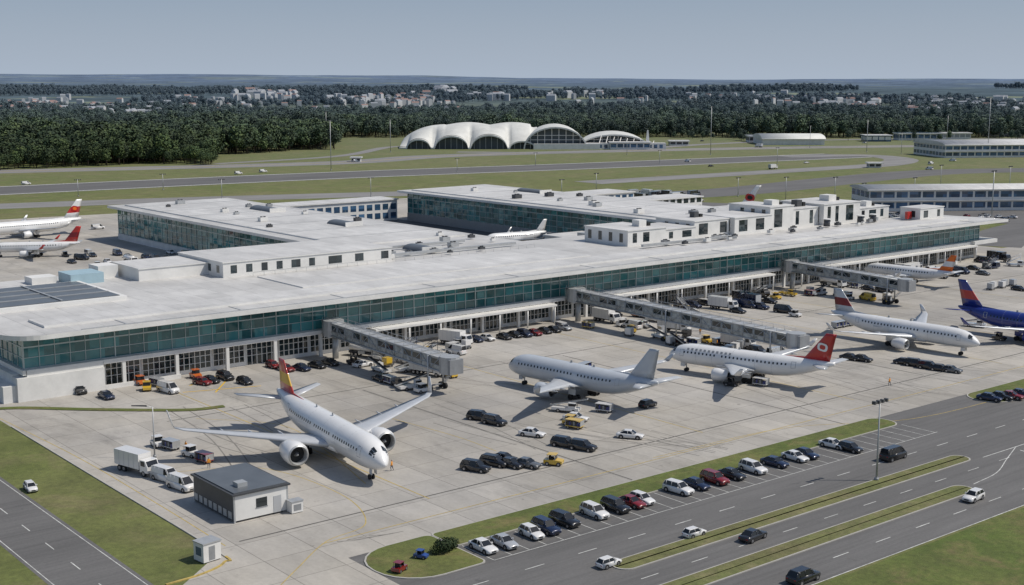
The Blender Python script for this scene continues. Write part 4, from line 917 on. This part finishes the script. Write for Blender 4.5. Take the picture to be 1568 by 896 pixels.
while F<4600:
    step=8.5 if F<1300 else 11 if F<1800 else 16 if F<2600 else 23
    w=F*.47; R=-w
    while R<w:
        try_tree(F+random.uniform(-.5,.5)*step,R+random.uniform(-.5,.5)*step,18 if F<1500 else 16); R+=step
    F+=step
for i in range(90):
    px=random.choice([random.uniform(1010,1160),random.uniform(1290,1568),random.uniform(330,520)]); x,y=G(px,random.uniform(205,215)); lists[i%4].append((x,y,random.uniform(7,13),0))
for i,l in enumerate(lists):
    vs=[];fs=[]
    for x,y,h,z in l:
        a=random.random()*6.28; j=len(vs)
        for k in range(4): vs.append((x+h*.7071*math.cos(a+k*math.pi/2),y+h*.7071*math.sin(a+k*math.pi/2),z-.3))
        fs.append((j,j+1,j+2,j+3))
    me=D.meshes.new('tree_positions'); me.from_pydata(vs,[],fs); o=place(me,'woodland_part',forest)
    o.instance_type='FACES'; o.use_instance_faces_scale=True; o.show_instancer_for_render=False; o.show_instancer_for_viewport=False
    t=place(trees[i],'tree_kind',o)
rs=[1910+ (13500-1910)*(i/110)**1.4 for i in range(111)]; NA=260
vs=[];fs=[]
for r in rs:
    for j in range(NA+1):
        a=rad(-42+84*j/NA); F=r*math.cos(a);R=r*math.sin(a); x,y=FR(F,R); vs.append((x,y,hz(F,R)+.15))
for i in range(110):
    for j in range(NA): k=i*(NA+1)+j; fs.append((k,k+1,k+NA+2,k+NA+1))
me=D.meshes.new('hills'); me.from_pydata(vs,[],fs)
for p in me.polygons: p.use_smooth=True
k=NB('distant_country',1.)
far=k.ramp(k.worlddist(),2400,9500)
wood=k.mix(far,(.075,.105,.115),(.125,.17,.245)); field=k.mix(far,(.21,.235,.15),(.16,.205,.24))  # blue distance haze is part of these painted wood and field tones
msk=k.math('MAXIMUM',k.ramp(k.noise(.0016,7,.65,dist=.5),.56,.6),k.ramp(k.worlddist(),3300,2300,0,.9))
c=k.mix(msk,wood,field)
f=k.math('MULTIPLY',k.ramp(k.noise(.02,7,.8),.35,.65,.75,1.22),k.ramp(k.noise(.0035,6,.7),.35,.65,.75,1.2))
k.out(k.scale(c,f)); k.b.inputs['Specular IOR Level'].default_value=0.
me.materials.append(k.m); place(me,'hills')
M['hw']=mat('house_wall',(.46,.47,.48),.8); M['hr']=mat('house_roof',(.24,.16,.145),.8); M['hg']=mat('house_roof_grey',(.27,.29,.32),.8)  # muted colours with distance haze painted in
town=MB(); random.seed(31)
def house(F,R,w,d,h,rk):
    x,y=FR(F,R); z=hz(F,R)-1; a=random.random()*3.14; ca,sa=math.cos(a),math.sin(a)
    P=lambda u,v,q:(x+u*ca-v*sa,y+u*sa+v*ca,z+q)
    c=[(-w,-d),(w,-d),(w,d),(-w,d)]
    for i in range(4):
        p,q=c[i],c[(i+1)%4]; town.face([P(*p,0),P(*q,0),P(*q,h),P(*p,h)],'hw')
    e=h+d*.7
    town.face([P(-w,-d,h),P(w,-d,h),P(w,0,e),P(-w,0,e)],rk); town.face([P(w,d,h),P(-w,d,h),P(-w,0,e),P(w,0,e)],rk)
    town.face([P(w,-d,h),P(w,d,h),P(w,0,e)],'hw'); town.face([P(-w,d,h),P(-w,-d,h),P(-w,0,e)],'hw')
def cluster(px0,px1,py0,py1,n,s=1,red=.4):
    for i in range(n):
        px=random.uniform(px0,px1); py=random.uniform(py0,py1)
        u=(px-784)/FPX; t=(py-125)/FPX; F=1500
        while F<8500 and (60-hz(F,u*F)-8)/F>t: F+=40
        if F>=8500: continue
        w=random.uniform(5,9)*s*(1 if F<3500 else 1.3); house(F,u*F,w,w*random.uniform(.35,.6),random.uniform(5,8)+(9 if F<4600 else 0),'hr' if random.random()<red else 'hg')
cluster(10,110,158,170,34,1,.8); cluster(130,260,160,176,26,1,.3); cluster(360,460,139,150,34,1.2,.2); cluster(500,660,144,158,60,1.1,.3)
cluster(670,700,136,144,10,1.6,0); cluster(700,930,142,150,22,1.2,.2); cluster(1240,1340,154,166,40,1.1,.15); cluster(1380,1568,150,172,74,1,.2); cluster(300,700,150,170,40,.9,.4); cluster(880,1300,142,162,36,1,.3); cluster(0,400,146,164,30,.9,.4)
town.obj('distant_town')
# ------------------------------------------------------------------ light, sky, camera
w=D.worlds.new('World'); scene.world=w; w.use_nodes=True
n=w.node_tree.nodes; l=w.node_tree.links
sky=n.new('ShaderNodeTexSky'); sky.sky_type='NISHITA'; sky.sun_disc=False
SE=53; sd=Vector((.76,-.65,0)).normalized()
sky.sun_elevation=rad(SE); sky.sun_rotation=math.atan2(sd.x,sd.y); sky.air_density=1.; sky.dust_density=1.; sky.ozone_density=2.; sky.altitude=0
tc=n.new('ShaderNodeTexCoord'); sx=n.new('ShaderNodeSeparateXYZ'); l.new(tc.outputs['Generated'],sx.inputs[0])
mr=n.new('ShaderNodeMapRange'); mr.inputs['From Min'].default_value=-.02; mr.inputs['From Max'].default_value=.3; mr.inputs['To Min'].default_value=.92; mr.inputs['To Max'].default_value=.1; l.new(sx.outputs[2],mr.inputs['Value'])
hz2=n.new('ShaderNodeMapRange'); hz2.inputs['From Min'].default_value=0; hz2.inputs['From Max'].default_value=.07; l.new(sx.outputs[2],hz2.inputs['Value'])
hc=n.new('ShaderNodeMix'); hc.data_type='RGBA'; l.new(hz2.outputs[0],hc.inputs[0]); hc.inputs[6].default_value=(4.7,5.6,6.9,1); hc.inputs[7].default_value=(2.95,3.75,5.3,1)
mx=n.new('ShaderNodeMix'); mx.data_type='RGBA'; l.new(mr.outputs[0],mx.inputs[0]); l.new(sky.outputs[0],mx.inputs[6]); l.new(hc.outputs[2],mx.inputs[7])
l.new(mx.outputs[2],n['Background'].inputs[0]); n['Background'].inputs[1].default_value=.09
sl=D.lights.new('sun','SUN'); sl.energy=3.7; sl.angle=rad(.6); sl.color=(1,.94,.85)
so=D.objects.new('sun',sl); scene.collection.objects.link(so)
d=Vector((sd.x*math.cos(rad(SE)),sd.y*math.cos(rad(SE)),math.sin(rad(SE))))
so.rotation_euler=d.to_track_quat('Z','Y').to_euler(); so.location=(0,0,200)
cam=D.cameras.new('camera'); co=D.objects.new('camera',cam); scene.collection.objects.link(co); scene.camera=co
co.location=(0,0,CAM_H); co.rotation_euler=(rad(90)-PITCH,0,YAW-rad(90)); cam.sensor_width=36; cam.lens=36*FPX/1568; cam.clip_start=1; cam.clip_end=60000
scene.view_settings.view_transform='Standard'; scene.view_settings.look='None'; scene.view_settings.exposure=0
